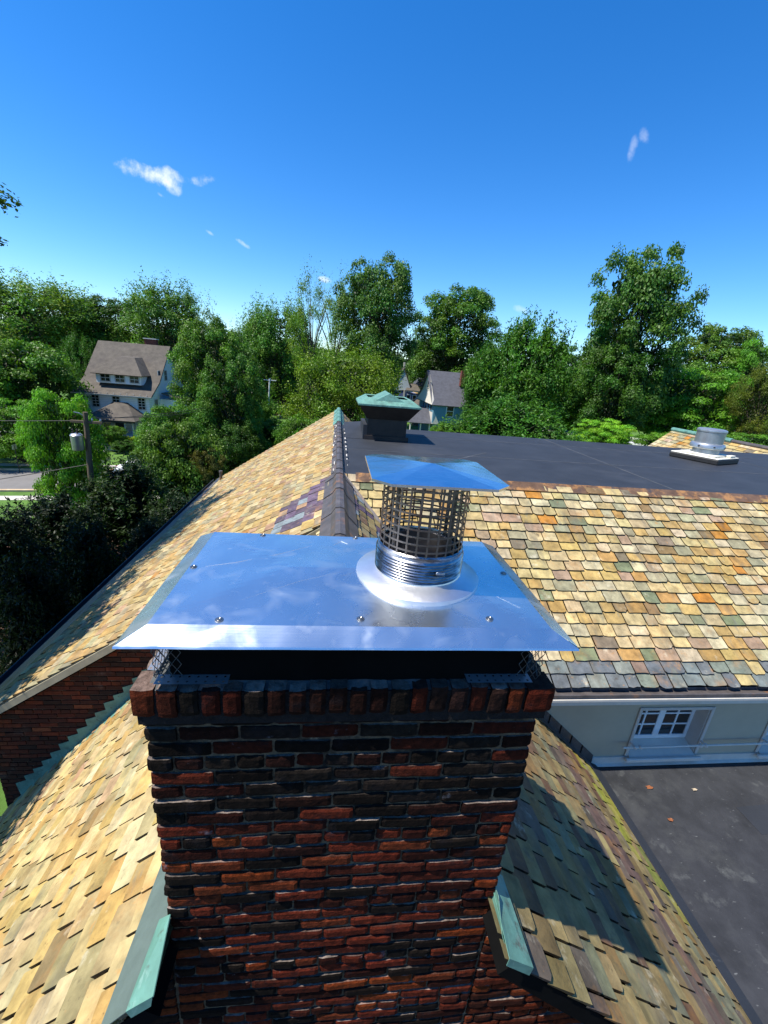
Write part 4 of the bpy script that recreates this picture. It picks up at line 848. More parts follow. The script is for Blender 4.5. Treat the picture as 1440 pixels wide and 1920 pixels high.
# dormer
dx0,dx1,dz0,dz1,dy=-27.9,-23.0,-4.35,-3.25,54.9
mb=MB(); mb.box((dx0,dy,dz0),(dx1,dy+3.6,dz1)); dorm=mb.build('dormer',M['siding'],wh)
mb=MB(); rx0,rx1=-26.1,-24.3; yb=58.6
pa,pb,pc,pd=(dx0-.35,dy-.45,dz1-.05),(dx1+.35,dy-.45,dz1-.05),(dx1+.35,yb+.2,dz1-.05),(dx0-.35,yb+.2,dz1-.05); q0,q1=(rx0,56.9,-1.35),(rx1,56.9,-1.35); q2,q3=(rx1,60,-1.3),(rx0,60,-1.3)
mb.slab([pa,pb,q1,q0],.1); mb.slab([pb,pc,q2,q1],.1); mb.slab([pd,pa,q0,q3],.1); mb.slab([q0,q1,q2,q3],.08); mb.build('dormer_roof',M['shingle'],dorm)
for x in (-27.35,-25.75,-24.15): window(dorm,x,x+.95,-4.12,-3.40,dy,M['trim_white'],2,2)
for x in (-28.15,-25.9,-23.1): window(wh,x,x+.72,-7.0,-5.75,hy0_-.014,M['trim_white'],4,2)
for (y0,z0) in ((55.5,-7.4),(56.0,-10.2)): window(wh,y0,y0+.8,z0,z0+1.4,hx1_+.014,M['trim_white'],2,2,'x',1)
for y0 in (57.2,59.2): window(wh,y0,y0+.7,-3.8,-2.7,hx1_,M['trim_white'],2,2,'x',1)
for y0 in (58.0,60.0): window(wh,y0,y0+.9,-8.6,-7.2,-18.6,M['trim_white'],2,2,'x',1)
# porch
pz=-9.75; mb=MB(); mb.box((-27.6,50.7,G),(-22.4,53.98,pz)); mb.build('porch_floor',M['siding2'],wh)
mb=MB(); A=(-27.9,50.3,-7.95); B_=(-22.1,50.3,-7.95); C_=(-22.1,54.05,-7.95); D_=(-27.9,54.05,-7.95); E1=(-25.1,53.0,-6.35); E2=(-24.3,53.9,-6.35); E3=(-25.9,53.9,-6.35)
mb.slab([A,B_,E1],.1); mb.slab([B_,C_,E2,E1],.1); mb.slab([D_,A,E1,E3],.1); mb.slab([E1,E2,E3],.1); mb.box((-27.75,50.45,-8.2),(-22.25,50.6,-8.02)); mb.build('porch_roof',M['shingle'],wh)
for (x,y) in ((-27.4,50.8),(-26.0,50.75),(-23.4,50.75),(-22.6,50.8)):
    mb=MB(); mb.lathe(x,y,[(.13,pz),(.13,pz+.1),(.09,pz+.14),(.08,-8.3),(.12,-8.2)],10); mb.build('porch_column',M['white'],wh)
mb=MB(); mb.box((-25.9,53.93,pz),(-24.9,53.985,-8.0)); mb.build('door',M['shingle_grey'],wh)
window(wh,-27.2,-26.5,-9.5,-8.4,hy0_-.014,M['trim_white'],2,1)
mb=MB()
for k in range(6): mb.box((-25.9,50.68-.32*(k+1),G),(-23.7,50.68-.32*k-.001,pz-.2*(k+.0)-.05))
mb.build('steps',M['pavement'],wh)
for x in (-26.1,-23.6):
    mb=MB()
    mb.box((x-.05,48.8,G),(x+.05,48.9,G+1.0)); mb.box((x-.05,50.6,pz),(x+.05,50.7,pz+.95)); mb.slab([(x-.04,48.8,G+.95),(x+.04,48.8,G+.95),(x+.04,50.7,pz+.95),(x-.04,50.7,pz+.95)],.1); mb.slab([(x-.02,48.8,G+.5),(x+.02,48.8,G+.5),(x+.02,50.7,pz+.5),(x-.02,50.7,pz+.5)],.3); mb.build('stair_railing',M['white'],wh)
# --- blue house
bh=empty('blue_house',(18.5,75,G),'slate blue house with steep grey gable roof and white gable end','house')
bx0,bx1,by0,by1=15.6,21.6,69.,82.; be,br=-4.75,.20
mb=MB(); mb.box((bx0,by0,-7.9),(bx1,by1,be)); mb.box((bx0+.25,by0+.35,G),(bx1-.25,by1,-7.91)); mb.build('wall',M['blue_wall'],bh)
ym=(by0+by1)/2
mb=MB()                                                  # flared white gable end facing left
mb.add([(bx0-.5,by0-.35,be-.25),(bx0-.5,by1+.35,be-.25),(bx0-.12,by1-1.6,be+1.6),(bx0-.02,ym,br-.05),(bx0-.12,by0+1.6,be+1.6),(bx0+.1,by0,be-.25),(bx0+.1,by1,be-.25),(bx0+.1,ym,br-.1)],[(0,4,3,2,1),(0,5,7,3,4),(1,2,3,7,6),(0,1,6,5)])
mb.box((bx0-.03,by0+.6,-7.9),(bx0-.001,by1-.6,-6.3)); mb.build('gable_end',M['white'],bh)
mb=MB(); gable_roof(mb,bx0-.1,bx1,by0,by1,be,br,.35,.14); rf=mb.build('roof',M['shingle_grey'],bh)
mb=MB(); mb.box((bx1-1.3,ym-3.4,-1.9),(bx1-.5,ym-2.6,.55)); mb.build('chimney',M['brick_plain'],rf)
mb=MB(); mb.box((bx0-.05,by0-.03,-8.05),(bx1+.02,by0+.3,-7.9)); mb.slab([(bx0+.1,by0-.02,-8.0),(bx0+1.2,by0-.02,-8.0),(bx0+.5,by0-.02,-6.8)],.03); mb.build('skirt_trim',M['white'],bh)
window(bh,17.75,18.85,-6.7,-5.0,by0,M['siding2'],2,1)
for x in (16.9,19.4): window(bh,x,x+.95,-9.9,-8.2,by0+.35,M['siding2'],2,2)
for y0 in (72.4,74.2): window(bh,y0,y0+.9,-2.6,-1.6,bx0-.12,M['trim_white'],2,1,'x',-1,w=.07)
for y0 in (70.5,72.6,74.8,77): window(bh,y0,y0+1.2,-6.1,-4.95,bx0,M['blue_wall'],1,1,'x',-1,w=.07)
mb=MB(); mb.slab([(11.9,69.5,-8.1),(bx0+.8,69.5,-8.1),(bx0+.8,72.5,-6.1),(13.0,72.5,-6.1)],.12); mb.slab([(11.9,69.5,-8.1),(13.0,72.5,-6.1),(13.0,78,-6.1),(11.9,80,-8.1)],.12); mb.slab([(13.0,72.5,-6.1),(bx0+.02,72.5,-6.1),(bx0+.02,78,-6.1),(13.0,78,-6.1)],.12); mb.build('porch_roof',M['shingle_grey'],bh)
for (x,y) in ((12.2,69.9),(13.9,69.9),(15.4,69.9),(12.2,74),(12.2,79)):
    mb=MB(); mb.lathe(x,y,[(.12,G),(.12,-8.2)],8); mb.build('porch_column',M['white'],bh)
# --- houses behind
gh=empty('grey_gabled_house',(14.5,97,G),'grey shingled house with a steep white trimmed gable, left of the yellow house','house')
mb=MB(); mb.box((13.2,94,G),(17.6,101,-4.9)); mb.box((11.0,95,G),(13.19,101,-5.6)); mb.build('wall',M['navy_wall'],gh)
mb=MB(); mb.slab([(14.0,94.5,.1),(14.05,94.5,.1),(15.6,94.5,-3.6),(14.9,94.5,-4.2),(12.2,94.5,-4.5),(12.0,94.5,-4.1),(13.2,94.5,-2.0)],.2); mb.build('gable_end',M['siding2'],gh)
mb=MB(); mb.slab([(14.0,94.2,.2),(15.9,94.2,-4.0),(15.9,101,-4.0),(14.0,101,.2)],.15); mb.slab([(14.0,94.2,.2),(14.0,101,.2),(10.6,101,-5.2),(10.6,94.2,-5.2)],.15); mb.slab([(14.6,93.3,-4.2),(17.9,93.3,-4.2),(17.2,96,-2.8),(15.2,96,-2.8)],.15); mb.build('roof',M['shingle'],gh)
mb=MB(); mb.box((14.6,93.35,-4.45),(17.9,93.45,-4.2)); mb.box((14.2,93.8,G),(14.5,94,-4.2)); mb.build('trim',M['white'],gh)
mb=MB(); mb.box((13.95,95.5,.0),(14.25,96,1.4)); mb.build('chimney',M['white'],gh)
for x in (15.0,16.3): window(gh,x,x+.7,-7,-5.2,94,M['siding'],2,1)
window(gh,11.6,12.2,-7,-6.2,95,M['siding'],1,1)
yh=empty('yellow_house',(18.6,98,G),'narrow yellow house squeezed between the grey gabled house and the blue house','house')
mb=MB(); mb.box((17.7,96,G),(20.6,103,-3.2)); mb.build('wall',M['yellow_wall'],yh)
mb=MB(); mb.slab([(17.5,95.7,-3.2),(20.8,95.7,-3.2),(19.9,99.5,-1.6),(18.4,99.5,-1.6)],.15); mb.slab([(17.5,95.7,-3.2),(18.4,99.5,-1.6),(18.4,103,-1.6),(17.5,103.3,-3.2)],.15); mb.build('roof',M['shingle_grey'],yh)
mb=MB(); mb.box((17.65,95.9,-5.9),(20.65,95.99,-5.6)); mb.box((18.5,95.0,-3.0),(19.1,95.9,-1.9)); mb.build('trim',M['yellow_wall'],yh)
window(yh,18.3,18.9,-8,-6.4,96,M['white'],2,1)
mb=MB(); mb.slab([(15.8,88,-7.3),(19.8,88,-7.3),(18.6,91,-5.9),(17.2,91,-5.9)],.15); mb.box((16.1,88.5,G),(19.5,93.2,-7.5)); mb.slab([(15.8,88,-7.3),(17.2,91,-5.9),(17.2,93.5,-5.9),(15.8,93.5,-7.3)],.15); o=mb.build('garage',M['shingle']); tag(o,'low garage with tan brown roof in front of the yellow house','garage')
brh=empty('brown_roofed_house',(-10,100,G),'house with a brown gable roof behind the red car, mostly hidden by trees','house')
mb=MB(); mb.box((-11.8,95,G),(-4,103,-8.3)); mb.build('wall',M['shingle'],brh)
mb=MB(); gable_roof(mb,-11.8,-4,95,103,-8.3,-4.9,.4,.15); mb.build('roof',M['shingle'],brh)
window(brh,-10.8,-9.8,-10.2,-9.0,95,M['siding2'],2,1); 
# ================================================================== CARS
def car(name,loc,rz,paint,label,L=4.5,W=1.8,H=1.5):
    o=empty(name,loc,label,'car','parked cars',rz); h=H; hl=L/2
    prof=[(-hl,.35),(-hl+.02,.75),(-hl+.25,.95),(-hl+1.0,.98),(-hl+1.55,1.02),(hl-1.35,1.0),(hl-.7,.93),(hl-.12,.78),(hl,.55),(hl-.03,.32),(hl-.5,.28),(-hl+.5,.28)]
    mb=MB()
    secs=((-W/2,.82),(-W/2+.12,1.0),(W/2-.12,1.0),(W/2,.82)); k=len(prof); P=[]
    for y,s in ((-W/2,.97),(-W/2+.10,1.0),(W/2-.10,1.0),(W/2,.97)): P+=[(x*s,y,.55+(z-.55)*(1 if s==1.0 else .86)) for x,z in prof]
    F=[tuple(range(k))[::1],tuple(range(4*k-1,3*k-1,-1))]
    for q in range(3):
        for i in range(k): F.append((q*k+i,q*k+k+i,q*k+k+(i+1)%k,q*k+(i+1)%k))
    mb.add(P,F); smooth_angle(mb.build('body',paint,o,local=True),40)
    cab=[(-hl+.75,.97),(-hl+1.15,h),(hl-2.2,h),(hl-1.35,.99)]; mb=MB(); P=[]
    for y,i in ((-W/2+.08,0),(-W/2+.2,1),(W/2-.2,1),(W/2-.08,0)): pass
    P=[(-hl+.75,-W/2+.07,.97),(hl-1.3,-W/2+.07,.97),(hl-1.3,W/2-.07,.97),(-hl+.75,W/2-.07,.97),(-hl+1.15,-W/2+.22,h-.06),(hl-2.2,-W/2+.22,h-.06),(hl-2.2,W/2-.22,h-.06),(-hl+1.15,W/2-.22,h-.06)]
    mb.add(P,[(0,1,5,4),(1,2,6,5),(2,3,7,6),(3,0,4,7),(4,5,6,7)]); mb.build('glass',M['glass'],o,local=True)
    mb=MB(); mb.bbox((-hl+1.1,-W/2+.19,h-.07),(hl-2.15,W/2-.19,h),.03); 
    for sx in (-1,1):
        y=sx*(W/2-.075); y2=sx*(W/2-.215)
        for (xa,xb) in ((-hl+.75,-hl+1.15),(0.0,-.02),(hl-1.3,hl-2.2)): mb.tube([(xa,y,.97),(xb,y2,h-.05)],.035,5)
    mb.build('roof',paint,o,local=True)
    for x in (-hl+.85,hl-.85):
        for sy in (-1,1):
            mb=MB(); Mt=Matrix.Translation((x,sy*(W/2-.1),.32))@Matrix.Rotation(R(90),4,'X'); t_=MB(); t_.lathe(0,0,[(.20,-.11),(.30,-.11),(.32,-.07),(.32,.07),(.30,.11),(.20,.11)],20); t_.v=[tuple(Mt@Vector(p)) for p in t_.v]; w_=t_.build('wheel',M['rubber'],o,local=True)
            t_=MB(); t_.lathe(0,0,[(.19,-.115),(.19,.115)],16); t_.v=[tuple(Mt@Vector(p)) for p in t_.v]; t_.build('rim',M['galv'],w_,local=True)
    for sy in (-1,1):
        mb=MB(); mb.bbox((hl-.16,sy*(W/2-.35)-.18,.62),(hl-.02,sy*(W/2-.35)+.18,.76),.03); mb.build('headlight',M['galv'],o,local=True)
        mb=MB(); mb.bbox((-hl-.01,sy*(W/2-.25)-.12,.66),(-hl+.1,sy*(W/2-.25)+.12,.86),.03); mb.build('tail_light',M['car_red'],o,local=True)
    return o
car('parked_car',(*atz(268,880,G+.7).xy,G),R(10),M['car_white'],'white car parked on the street, half hidden by bushes before the white house')
car('parked_car',(*atz(1194,832,G+.8).xy,G),R(150),M['car_white'],'small white car parked beyond the flat roof, under the tall oak',H=1.7)
car('parked_car',(*atz(540,783,G).xy,G),R(5),M['car_red'],'red car parked in front of the brown roofed house')
# ================================================================== POLES
pl=empty('utility_pole',(-11.88,21.5,G),'brown wooden utility pole with a grey transformer, in front of the white house','utility pole')
mb=MB(); mb.tube([(-11.88,21.5,G),(-11.75,21.5,-6),(-11.60,21.5,-3.1)],[.15,.13,.10],12); mb.build('post',M['wood_pole'],pl)
mb=MB(); mb.lathe(-11.97,21.2,[(.21,-4.85),(.235,-4.8),(.25,-4.2),(.26,-4.15),(.20,-4.08),(.05,-4.04)],20); tr_=smooth_angle(mb.build('transformer',M['galv'],pl),40)
for dx in (-.1,.08):
    mb=MB(); mb.lathe(-11.97+dx,21.15,[(.03,-4.06),(.05,-4.0),(.03,-3.95),(.05,-3.9),(.02,-3.84)],8); mb.build('bushing',M['copper_dark'],tr_)
mb=MB(); mb.tube([(-11.6,21.5,-3.35),(-11.8,21.4,-3.15),(-12.0,21.3,-3.1)],.025,6); mb.build('bracket_arm',M['galv'],pl)
mb=MB(); mb.bbox((-12.3,21.46,-3.62),(-10.9,21.56,-3.5),.01); mb.build('crossarm',M['wood_pole'],pl)
for x in (-11.35,-10.98):
    mb=MB(); mb.lathe(x,21.5,[(.03,-3.5),(.045,-3.44),(.03,-3.4),(.02,-3.36)],8); mb.build('insulator',M['galv'],pl)
p2=empty('utility_pole',(-11.5,75,G),'thin pale utility pole with crossarm standing among trees, far behind the hedge','utility pole')
mb=MB(); mb.tube([(-11.55,75,G),(-11.15,75,-3.2)],[.17,.12],8); mb.build('post',M['siding2'],p2)
mb=MB(); mb.bbox((-12.2,74.95,-3.6),(-10.1,75.05,-3.48),.01); mb.build('crossarm',M['siding2'],p2)
def wire(a,b,sag,r,label):
    a,b=Vector(a),Vector(b); mb=MB(); n=16; mb.tube([a.lerp(b,k/n)-Vector((0,0,sag*4*(k/n)*(1-k/n))) for k in range(n+1)],r,4,cap=False); o=mb.build('overhead_wire',M['sky_wire']); tag(o,label,'wire',None)
wire((-10.98,21.5,-3.36),(-11.0,75,-3.5),1.2,.015,'upper of the thin wires running from the near pole back to the far pole')
wire((-11.35,21.5,-3.36),(-12.0,75,-3.5),1.6,.015,'lower sagging wire running from the near pole back to the far pole')
wire((-11.8,21.5,-5.6),(-40,14,-8.5),.8,.018,'drooping cable from the near pole across the road at the left')
wire((-11.7,21.5,-3.5),(-60,30,-2.5),1.5,.015,'thin wire leaving the near pole toward the left')
sp=empty('sign_post',(*atz(37,886,G).xy,G),'thin dark sign post standing on the grass verge beside the road','sign post')
q=atz(37,886,G); mb=MB(); mb.tube([(q.x,q.y,G),(q.x,q.y,G+2.3)],.035,6); mb.build('post',M['copper_dark'],sp)
mb=MB(); mb.box((q.x-.02,q.y-.25,G+2.0),(q.x+.0,q.y+.25,G+2.4)); mb.build('sign_plate',M['galv'],sp)
# turquoise pool cover behind the hedge
mb=MB(); q=atz(458,790,G+.6); mb.bbox((q.x-3.2,q.y-1,G),(q.x+1.5,q.y+3,G+1.3),.3); o=mb.build('pool_cover',M['teal']); tag(o,'bright turquoise covered pool glimpsed between dark trees','pool cover')
# ================================================================== TREES
def leafcard(P,Nn,size,asp,rng,upb,zs=.45):
    """P (n,3) centres, Nn (n,3) normals -> verts for n folded leaf quads"""
    n=len(P); Nn=Nn/np.linalg.norm(Nn,axis=1,keepdims=True)
    r=rng.normal(size=(n,3)); r[:,2]+=upb; a=r-Nn*(r*Nn).sum(1,keepdims=True); a/=np.linalg.norm(a,axis=1,keepdims=True); b=np.cross(Nn,a)
    s=size*rng.uniform(.6,1.35,(n,1))
    q=np.array([1,1,zs]); a=a*q; b=b*q
    v=np.stack([P-a*s*asp,P-b*s*.5+a*s*.1,P+a*s*asp,P+b*s*.5+a*s*.1],1)
    return v.reshape(-1,3)
def make_crown(name,seed,prof,zs=.42,K=90,per=230,cr=.12,flat=.8,leaf=.016,asp=.8,upb=0,gap=0,spray=0,lob=.25,inner=.25,base=(.06,.13,.02),var=.35,fillr=.72):
    """crown in a unit box: height z 0..1, radius from prof(z) (in units of half width)"""
    rng=np.random.default_rng(seed); C=[];S=[]
    la=rng.uniform(0,6.28,6); lw=rng.integers(1,5,6)
    k=0
    while k<K:
        z=rng.uniform(.02,.98)**.9; a=rng.uniform(0,2*math.pi); R_=prof(z)
        if rng.uniform()>R_+.15: continue
        lobe=1+lob*sum(math.sin(lw[i]*a+la[i]+z*7*(i%3)) for i in range(6))/3
        rr=R_*lobe*(rng.uniform(inner,1)**.5 if rng.uniform()<.35 else rng.uniform(.82,1.0))
        C.append((rr*math.cos(a),rr*math.sin(a),z)); S.append(cr*rng.uniform(.65,1.3)*(.55+.45*R_)); k+=1
    C=np.array(C); S=np.array(S); VV=[];CC=[]
    for c,s in zip(C,S):
        n=int(per*(s/cr)**1.6*rng.uniform(.7,1.2)); d=rng.normal(size=(n,3)); d/=np.linalg.norm(d,axis=1,keepdims=True)
        low=d[:,2]<-.3; d[low,2]*=-.6
        rad=s*rng.uniform(.55,1.12,(n,1)); P=d*rad*np.array([1,1,flat])*np.array([1,1,.62])
        if spray>0:
            t=rng.uniform(0,1,(n,1))**1.3; nb=9; dirs=rng.normal(size=(nb,3)); dirs[:,2]=abs(dirs[:,2])*1.4+.35; dirs/=np.linalg.norm(dirs,axis=1,keepdims=True)
            ch=dirs[rng.integers(0,nb,n)]; P2=ch*t*s*1.7*np.array([1,1,.8])+rng.normal(size=(n,3))*s*.13; m=rng.uniform(size=n)<spray; P[m]=P2[m]
        Nn=d+rng.normal(size=(n,3))*.55+np.array([0,0,.35]); P=P+c
        if gap:
            keep=rng.uniform(size=n)>gap; P=P[keep]; Nn=Nn[keep]; n=len(P)
        VV.append(leafcard(P,Nn,leaf*1.5,asp,rng,upb,zs))
        cv=np.array(base)*np.array([1.18,1.0,.8])*.98*rng.uniform(1-var*.7,1+var*.8); hue=rng.uniform(-.18,.18)
        cl=cv*np.array([1+hue,1,1-hue])*rng.uniform(1-var,1+var,(n,1)); CC.append(np.repeat(np.repeat(cl,4,0),1,0))
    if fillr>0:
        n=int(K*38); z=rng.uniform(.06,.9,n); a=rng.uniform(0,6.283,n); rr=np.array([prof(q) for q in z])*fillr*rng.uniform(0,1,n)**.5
        P=np.stack([rr*np.cos(a),rr*np.sin(a),z],1); Nn=rng.normal(size=(n,3)); VV.append(leafcard(P,Nn,leaf*2.6,asp,rng,upb,zs)); CC.append(np.repeat(np.array(base)*.3*rng.uniform(.6,1.2,(n,1)),4,0))  # inner filler leaves coloured darker to paint in the crown's shade
    V=np.concatenate(VV); Cc=np.concatenate(CC); n=len(V)//4
    me=bpy.data.meshes.new(name); me.vertices.add(len(V)); me.vertices.foreach_set('co',V.astype(np.float32).ravel())
    me.loops.add(n*4); me.loops.foreach_set('vertex_index',np.arange(n*4,dtype=np.int32)); me.polygons.add(n)
    me.polygons.foreach_set('loop_start',np.arange(0,n*4,4,dtype=np.int32)); me.polygons.foreach_set('loop_total',np.full(n,4,dtype=np.int32))
    me.update(calc_edges=True); ca=me.color_attributes.new('Col','FLOAT_COLOR','CORNER'); ca.data.foreach_set('color',np.hstack([Cc,np.ones((len(Cc),1))]).astype(np.float32).ravel())
    me.materials.append(M['leaf']); me.validate()
    # trunk and limbs in the same unit frame
    mb=MB(); order=rng.permutation(len(C))[:int(min(26,K))]
    mb.tube([(0,0,-.6),(.01,0,-.1),(.02,.01,.35),(0,.02,.75)],[.085,.06,.04,.012],8)
    for i in order:
        c=C[i]; zb=max(-.05,c[2]*.55-.12); mid=(c[0]*.45,c[1]*.45,zb+(c[2]-zb)*.6); mb.tube([(0.01,0,zb),mid,tuple(c)],[.022,.013,.004],5)
    return me,mb
def ell(zc=.5,p=2.0):
    return lambda z:max(0,1-abs((z-zc)/(zc if z<zc else 1-zc))**p)**(1/p)
TPL={}
spec=dict(
 oak=dict(seed=1,prof=ell(.45,2.2),K=120,per=420,cr=.21,leaf=.019,lob=.25,base=(.055,.15,.018)),
 tall=dict(seed=2,prof=ell(.5,2.8),K=130,per=420,cr=.21,leaf=.019,lob=.2,fillr=.7,base=(.055,.14,.02)),
 round=dict(seed=3,prof=ell(.42,2.3),K=170,per=360,cr=.17,leaf=.017,lob=.10,base=(.065,.16,.02)),
 feather=dict(seed=4,prof=ell(.45,2.0),K=110,per=380,cr=.20,leaf=.015,asp=1.2,upb=1.2,spray=.5,lob=.3,base=(.085,.20,.035)),
 spiky=dict(seed=5,prof=ell(.35,1.7),K=140,per=380,cr=.18,leaf=.016,asp=1.3,upb=2.,spray=.7,lob=.2,base=(.05,.14,.018)),
 locust=dict(seed=6,prof=ell(.55,2.0),K=60,per=330,cr=.20,leaf=.015,lob=.7,fillr=0,base=(.10,.21,.02),gap=.2,inner=.1,spray=.3),
 layer=dict(seed=7,zs=.75,prof=ell(.5,2.4),K=95,per=480,cr=.24,flat=.6,leaf=.017,lob=.22,base=(.075,.21,.018)),
 honey=dict(seed=8,zs=.7,prof=ell(.4,2.2),K=150,per=380,cr=.18,leaf=.0125,spray=.45,upb=.6,lob=.25,base=(.10,.20,.012)),
 yew=dict(seed=9,prof=lambda z:(1-z)**.55*.95+.05,K=120,per=250,cr=.17,leaf=.017,asp=1.5,upb=-.2,spray=.7,lob=.3,base=(.018,.042,.013)),
 bush=dict(seed=10,zs=.75,prof=ell(.35,2.5),K=120,per=360,cr=.22,leaf=.018,lob=.15,base=(.065,.17,.02)))
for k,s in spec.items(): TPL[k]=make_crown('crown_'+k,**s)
TRUNK={}
def tree(kind,cx,top,base_y,D,wpx,label,name='tree',tint=(1,1,1),rot=0,cat='tree',squash=None,bottom=None,ground=True):
    """cx, top: pixel of the crown's top; base_y: pixel of the crown's lower edge; D: distance"""
    t=at(cx,top,D); b=at(cx-(top-base_y)*-.13*0+ (base_y-top)*.11*0,base_y,D); zt=t.z; zb=max(b.z,G+.3); H=zt-zb; W=wpx/795.6*D*.93/2*.97
    x=at(cx,(top+base_y)/2,D).x
    o=empty(name,(x,D,G),label,cat,{'tree':'broad trees beyond the roofs','shrub':'shrubs and hedges beyond the roofs','spruce_tree':'dark spruces beside the left eave'}[name])
    me,tmb=TPL[kind]
    c=bpy.data.objects.new('crown',me); COL.objects.link(c); c.parent=o; c.location=(0,0,zb-G); c.scale=(W,W,H); c.rotation_euler[2]=rot; c.color=(*tint,1)
    # trunk reaching the ground
    key=kind
    if key not in TRUNK:
        q=tmb.build('trunk',M['bark'],None); TRUNK[key]=q.data; bpy.data.objects.remove(q)
    tr=bpy.data.objects.new('trunk',TRUNK[key]); COL.objects.link(tr); tr.parent=o; hh=min(H,W*3.2); 
    tr.location=(0,0,zb-G); tr.scale=(W*.8,W*.8,H); tr.rotation_euler[2]=rot
    if zb-G>.6*H:                                       # extend down
        m2=MB(); m2.tube([(x,D,G),(x,D,zb-.5*H)],[W*.085,W*.07],8); m2.build('trunk',M['bark'],o)
    return o
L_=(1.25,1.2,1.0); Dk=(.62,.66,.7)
T=[
 ('feather',62,532,700,76,215,'wispy light green willow at the far left skyline',(1.15,1.05,1.0)),
 ('oak',205,560,690,84,135,'dark rounded oak directly behind the ridge of the white house',Dk),
 ('feather',322,545,720,78,150,'airy light green tree rising behind the right end of the white house',(.95,.95,.9)),
 ('oak',405,612,800,70,150,'dark broad tree right of the white house on the skyline',(.6,.65,.7)),
 ('bush',24,640,800,50,205,'large dense rounded tree filling the left side beside the white house',(1.0,1.0,.8)),
 ('spiky',150,640,760,66,75,'narrow dark green tree touching the left edge of the white house roof',(.8,.9,.8)),
 ('layer',35,755,865,42,160,'spreading maple with flat layered boughs over the grass verge',(1.15,1.1,.9)),
 ('layer',126,738,985,29,125,'bright lime green maple left of the utility pole',(1.6,1.45,1.1)),
 ('oak',395,600,800,44,125,'leafy mid green tree covering the right half of the white house',(1.2,1.15,.9)),
 ('round',435,665,900,40,125,'tall dark bright-tipped tree between the white house and the far utility pole',(.85,.95,.8)),
 ('bush',322,765,880,38,125,'rounded green tree in front of the white house porch',(.9,1.0,.8)),
 ('bush',345,800,975,27,165,'olive green bushy tree right of the near utility pole',(.95,.85,.9)),
 ('feather',520,578,760,92,130,'soft pale green tree left of the tall sparse locusts',(1.0,1.05,1.0)),
 ('locust',585,524,760,84,95,'tall thin locust with bare dark branches, left one of the pair',(1.05,1.05,1.0)),
 ('locust',628,527,760,88,85,'tall thin locust with bare dark branches, right one of the pair',(1.1,1.1,.9)),
 ('tall',706,490,740,80,140,'tallest loose tree on the skyline above the copper flue hood',(1.0,1.0,1.1)),
 ('honey',650,660,830,52,225,'yellow green honey locust behind the left roof ridge',(.88,.92,.9)),
 ('round',852,540,740,98,170,'symmetrical round tree behind the blue house',(.95,1.0,.9)),
 ('spiky',978,612,830,66,205,'dark green tree with upright tips right of the blue house',(.9,1.0,.9)),
 ('spiky',905,660,820,68,95,'dark tree overlapping the right end of the blue house roof',(.85,.95,.85)),
 ('round',1060,650,800,100,110,'distant tree in the dip between the spiky tree and the tall oak',(.8,.9,.9)),
 ('tall',1180,470,820,62,185,'very tall dark oak dominating the right skyline',(.85,.95,.9)),
 ('oak',1150,640,840,58,150,'dark mass of foliage low in front of the tall oak',(.7,.8,.75)),
 ('round',1335,608,790,88,180,'broad pale green tree right of the tall oak',(1.15,1.05,1.15)),
 ('layer',1290,690,840,62,220,'bright green layered maple behind the exhaust fan',(1.05,1.1,.85)),
 ('layer',1395,640,800,80,95,'bright green layered tree near the right edge of the skyline',(1.1,1.15,.9)),
 ('honey',1428,690,830,52,110,'olive brown twiggy tree at the right edge above the far slate wing',(.75,.6,1.0)),
 ('layer',1077,738,812,70,52,'small lime green street tree with a bare stem by the far road',(2.0,1.75,1.1)),
 ('feather',475,615,760,104,80,'dark tree between the white house group and the pale green tree',(.6,.65,.7)),
 ('spiky',482,735,800,66,70,'small conical tree beside the far utility pole',(.9,1.0,.8)),
 ('oak',815,640,760,110,110,'dark tree filling the gap above the grey gabled house',(.6,.7,.7)),
 ('oak',560,640,760,108,150,'dark tree low behind the pair of tall locusts',(.6,.7,.7)),
 ('spiky',955,755,880,44,260,'dense green shrubbery just beyond the flat roof, below the spiky tree',(.8,.95,.8)),
]
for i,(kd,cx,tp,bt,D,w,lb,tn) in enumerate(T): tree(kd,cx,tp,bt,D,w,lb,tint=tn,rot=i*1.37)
SH=[
 ('layer',1130,787,850,50,110,'lime green shrub poking above the far edge of the flat roof',(1.9,1.7,1.2)),
 ('bush',500,790,890,44,130,'dark green shrubs behind the middle of the slate ridge',(.75,.85,.7)),
 ('bush',575,785,900,36,120,'green shrub low behind the slate slope below the honey locust',(.9,.95,.6)),
 ('bush',440,800,930,38,110,'dark shrub left of the slate eave',(.5,.55,.5)),
 ('bush',388,845,930,26,70,'reddish brown leaved shrub beside the slate eave',(1.2,.55,.9)),
 ('round',248,818,845,50,34,'small yellow flowering bush beside the porch steps',(4.,2.6,1.)),
 ('bush',212,800,835,49,45,'clipped green bush left of the porch steps',(1.1,1.1,.8)),
 ('bush',232,826,850,48,40,'low dark bush right of the porch steps',(.6,.7,.6)),
 ('bush',200,1035,1080,19.5,55,'small light green sapling at the foot of the near utility pole',(1.2,1.2,1.)),
 ('bush',1400,815,870,42,140,'green hedge beyond the far slate wing at the right edge',(1.0,1.1,.8)),
 ('bush',1245,815,870,46,120,'green hedge beyond the far slate wing behind the exhaust fan',(1.1,1.2,.7)),
 ('bush',835,795,850,60,60,'pale green bush in front of the blue house ground floor windows',(1.3,1.3,.9)),
]
for i,(kd,cx,tp,bt,D,w,lb,tn) in enumerate(SH): tree(kd,cx,tp,bt,D,w,lb,name='shrub',tint=tn,rot=i*2.1,cat='shrub')
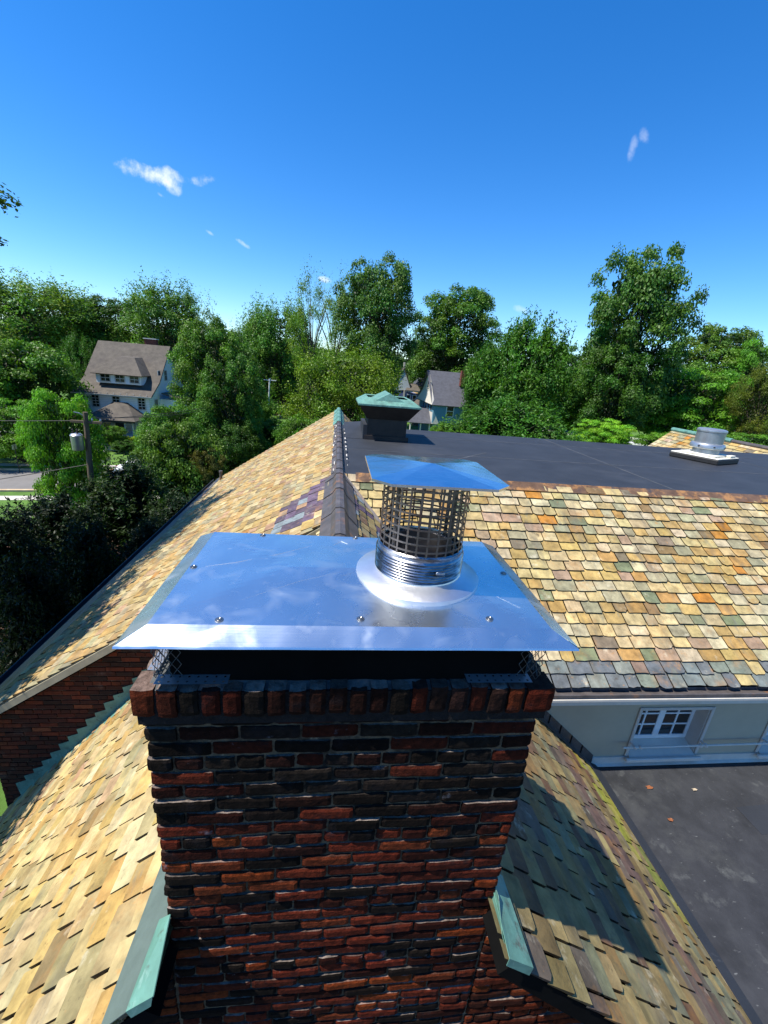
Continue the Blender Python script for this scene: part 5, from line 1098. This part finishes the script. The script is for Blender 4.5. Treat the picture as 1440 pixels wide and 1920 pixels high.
YW=[(250,840,1090,22,190,'dark spruce right of the near utility pole',(1.5,1.7,1.3)),(120,905,1180,19,170,'dark spruce left of the near utility pole',(.9,1.0,1.)),
 (30,930,1260,15,190,'black green spruce at the left edge beside the road',(.7,.8,.8)),(345,905,1080,21,170,'dark spruce below the olive bushy tree',(1.1,1.3,1.1)),
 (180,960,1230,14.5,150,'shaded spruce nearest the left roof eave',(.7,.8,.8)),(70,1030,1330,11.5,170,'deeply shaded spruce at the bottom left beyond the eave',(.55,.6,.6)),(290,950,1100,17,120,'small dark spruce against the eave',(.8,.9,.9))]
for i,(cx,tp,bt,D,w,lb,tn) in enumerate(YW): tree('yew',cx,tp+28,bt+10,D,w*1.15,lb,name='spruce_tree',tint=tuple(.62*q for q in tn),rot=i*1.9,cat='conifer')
# near trees just outside the frame on the left: their tips show and their shade falls on the eave
def near(kind,x,y,zb,zt,W,label,tint,rot):
    o=empty('tree',(x,y,G),label,'tree'); me,_=TPL[kind]
    c=bpy.data.objects.new('crown',me); COL.objects.link(c); c.parent=o; c.location=(0,0,zb-G); c.scale=(W,W,zt-zb); c.rotation_euler[2]=rot; c.color=(*tint,1)
    tr=bpy.data.objects.new('trunk',TRUNK[kind]); COL.objects.link(tr); tr.parent=o; tr.location=(0,0,zb-G); tr.scale=(W*.7,W*.7,zt-zb); tr.rotation_euler[2]=rot
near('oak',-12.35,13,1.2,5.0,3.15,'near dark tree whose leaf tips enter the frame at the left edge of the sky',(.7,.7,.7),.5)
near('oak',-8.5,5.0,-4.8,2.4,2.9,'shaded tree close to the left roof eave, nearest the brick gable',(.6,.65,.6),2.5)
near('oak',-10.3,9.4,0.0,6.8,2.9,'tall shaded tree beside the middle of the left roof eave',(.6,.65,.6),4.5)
# distant woodland as one mass
rng=np.random.default_rng(44); mesh,_=make_crown('woodland_crown',50,ell(.35,2.6),K=70,per=90,cr=.24,leaf=.05,base=(.045,.10,.022))
src=np.zeros(len(mesh.vertices)*3,dtype=np.float32); mesh.vertices.foreach_get('co',src); src=src.reshape(-1,3)
cl=np.zeros(len(mesh.loops)*4,dtype=np.float32); mesh.color_attributes['Col'].data.foreach_get('color',cl); cl=cl.reshape(-1,4)
VV=[];CC=[]
for k in range(74):
    D=rng.uniform(120,175); x=-150+k*5.0+rng.uniform(-3,3); x*=D/130; W=rng.uniform(6,10); H=rng.uniform(13,17)*D/150*1.0
    a=rng.uniform(0,6.28); c,s=math.cos(a),math.sin(a); v=src.copy(); v=np.stack([v[:,0]*c-v[:,1]*s,v[:,0]*s+v[:,1]*c,v[:,2]],1)*np.array([W,W,H])+np.array([x,D,G]); VV.append(v); q=cl.copy(); q[:,:3]*=rng.uniform(.55,1.15); CC.append(q)
V=np.concatenate(VV); Cc=np.concatenate(CC); n=len(V)//4; me=bpy.data.meshes.new('distant_woodland'); me.vertices.add(len(V)); me.vertices.foreach_set('co',V.astype(np.float32).ravel()); me.loops.add(n*4); me.loops.foreach_set('vertex_index',np.arange(n*4,dtype=np.int32)); me.polygons.add(n); me.polygons.foreach_set('loop_start',np.arange(0,n*4,4,dtype=np.int32)); me.polygons.foreach_set('loop_total',np.full(n,4,dtype=np.int32)); me.update(calc_edges=True)
ca=me.color_attributes.new('Col','FLOAT_COLOR','CORNER'); ca.data.foreach_set('color',Cc.ravel()); me.materials.append(M['leaf'])
o=bpy.data.objects.new('distant_woodland',me); COL.objects.link(o); o['kind']='stuff'; o['label']='far line of woodland closing the horizon behind the houses'; o['category']='woodland'
bpy.data.meshes.remove(mesh)
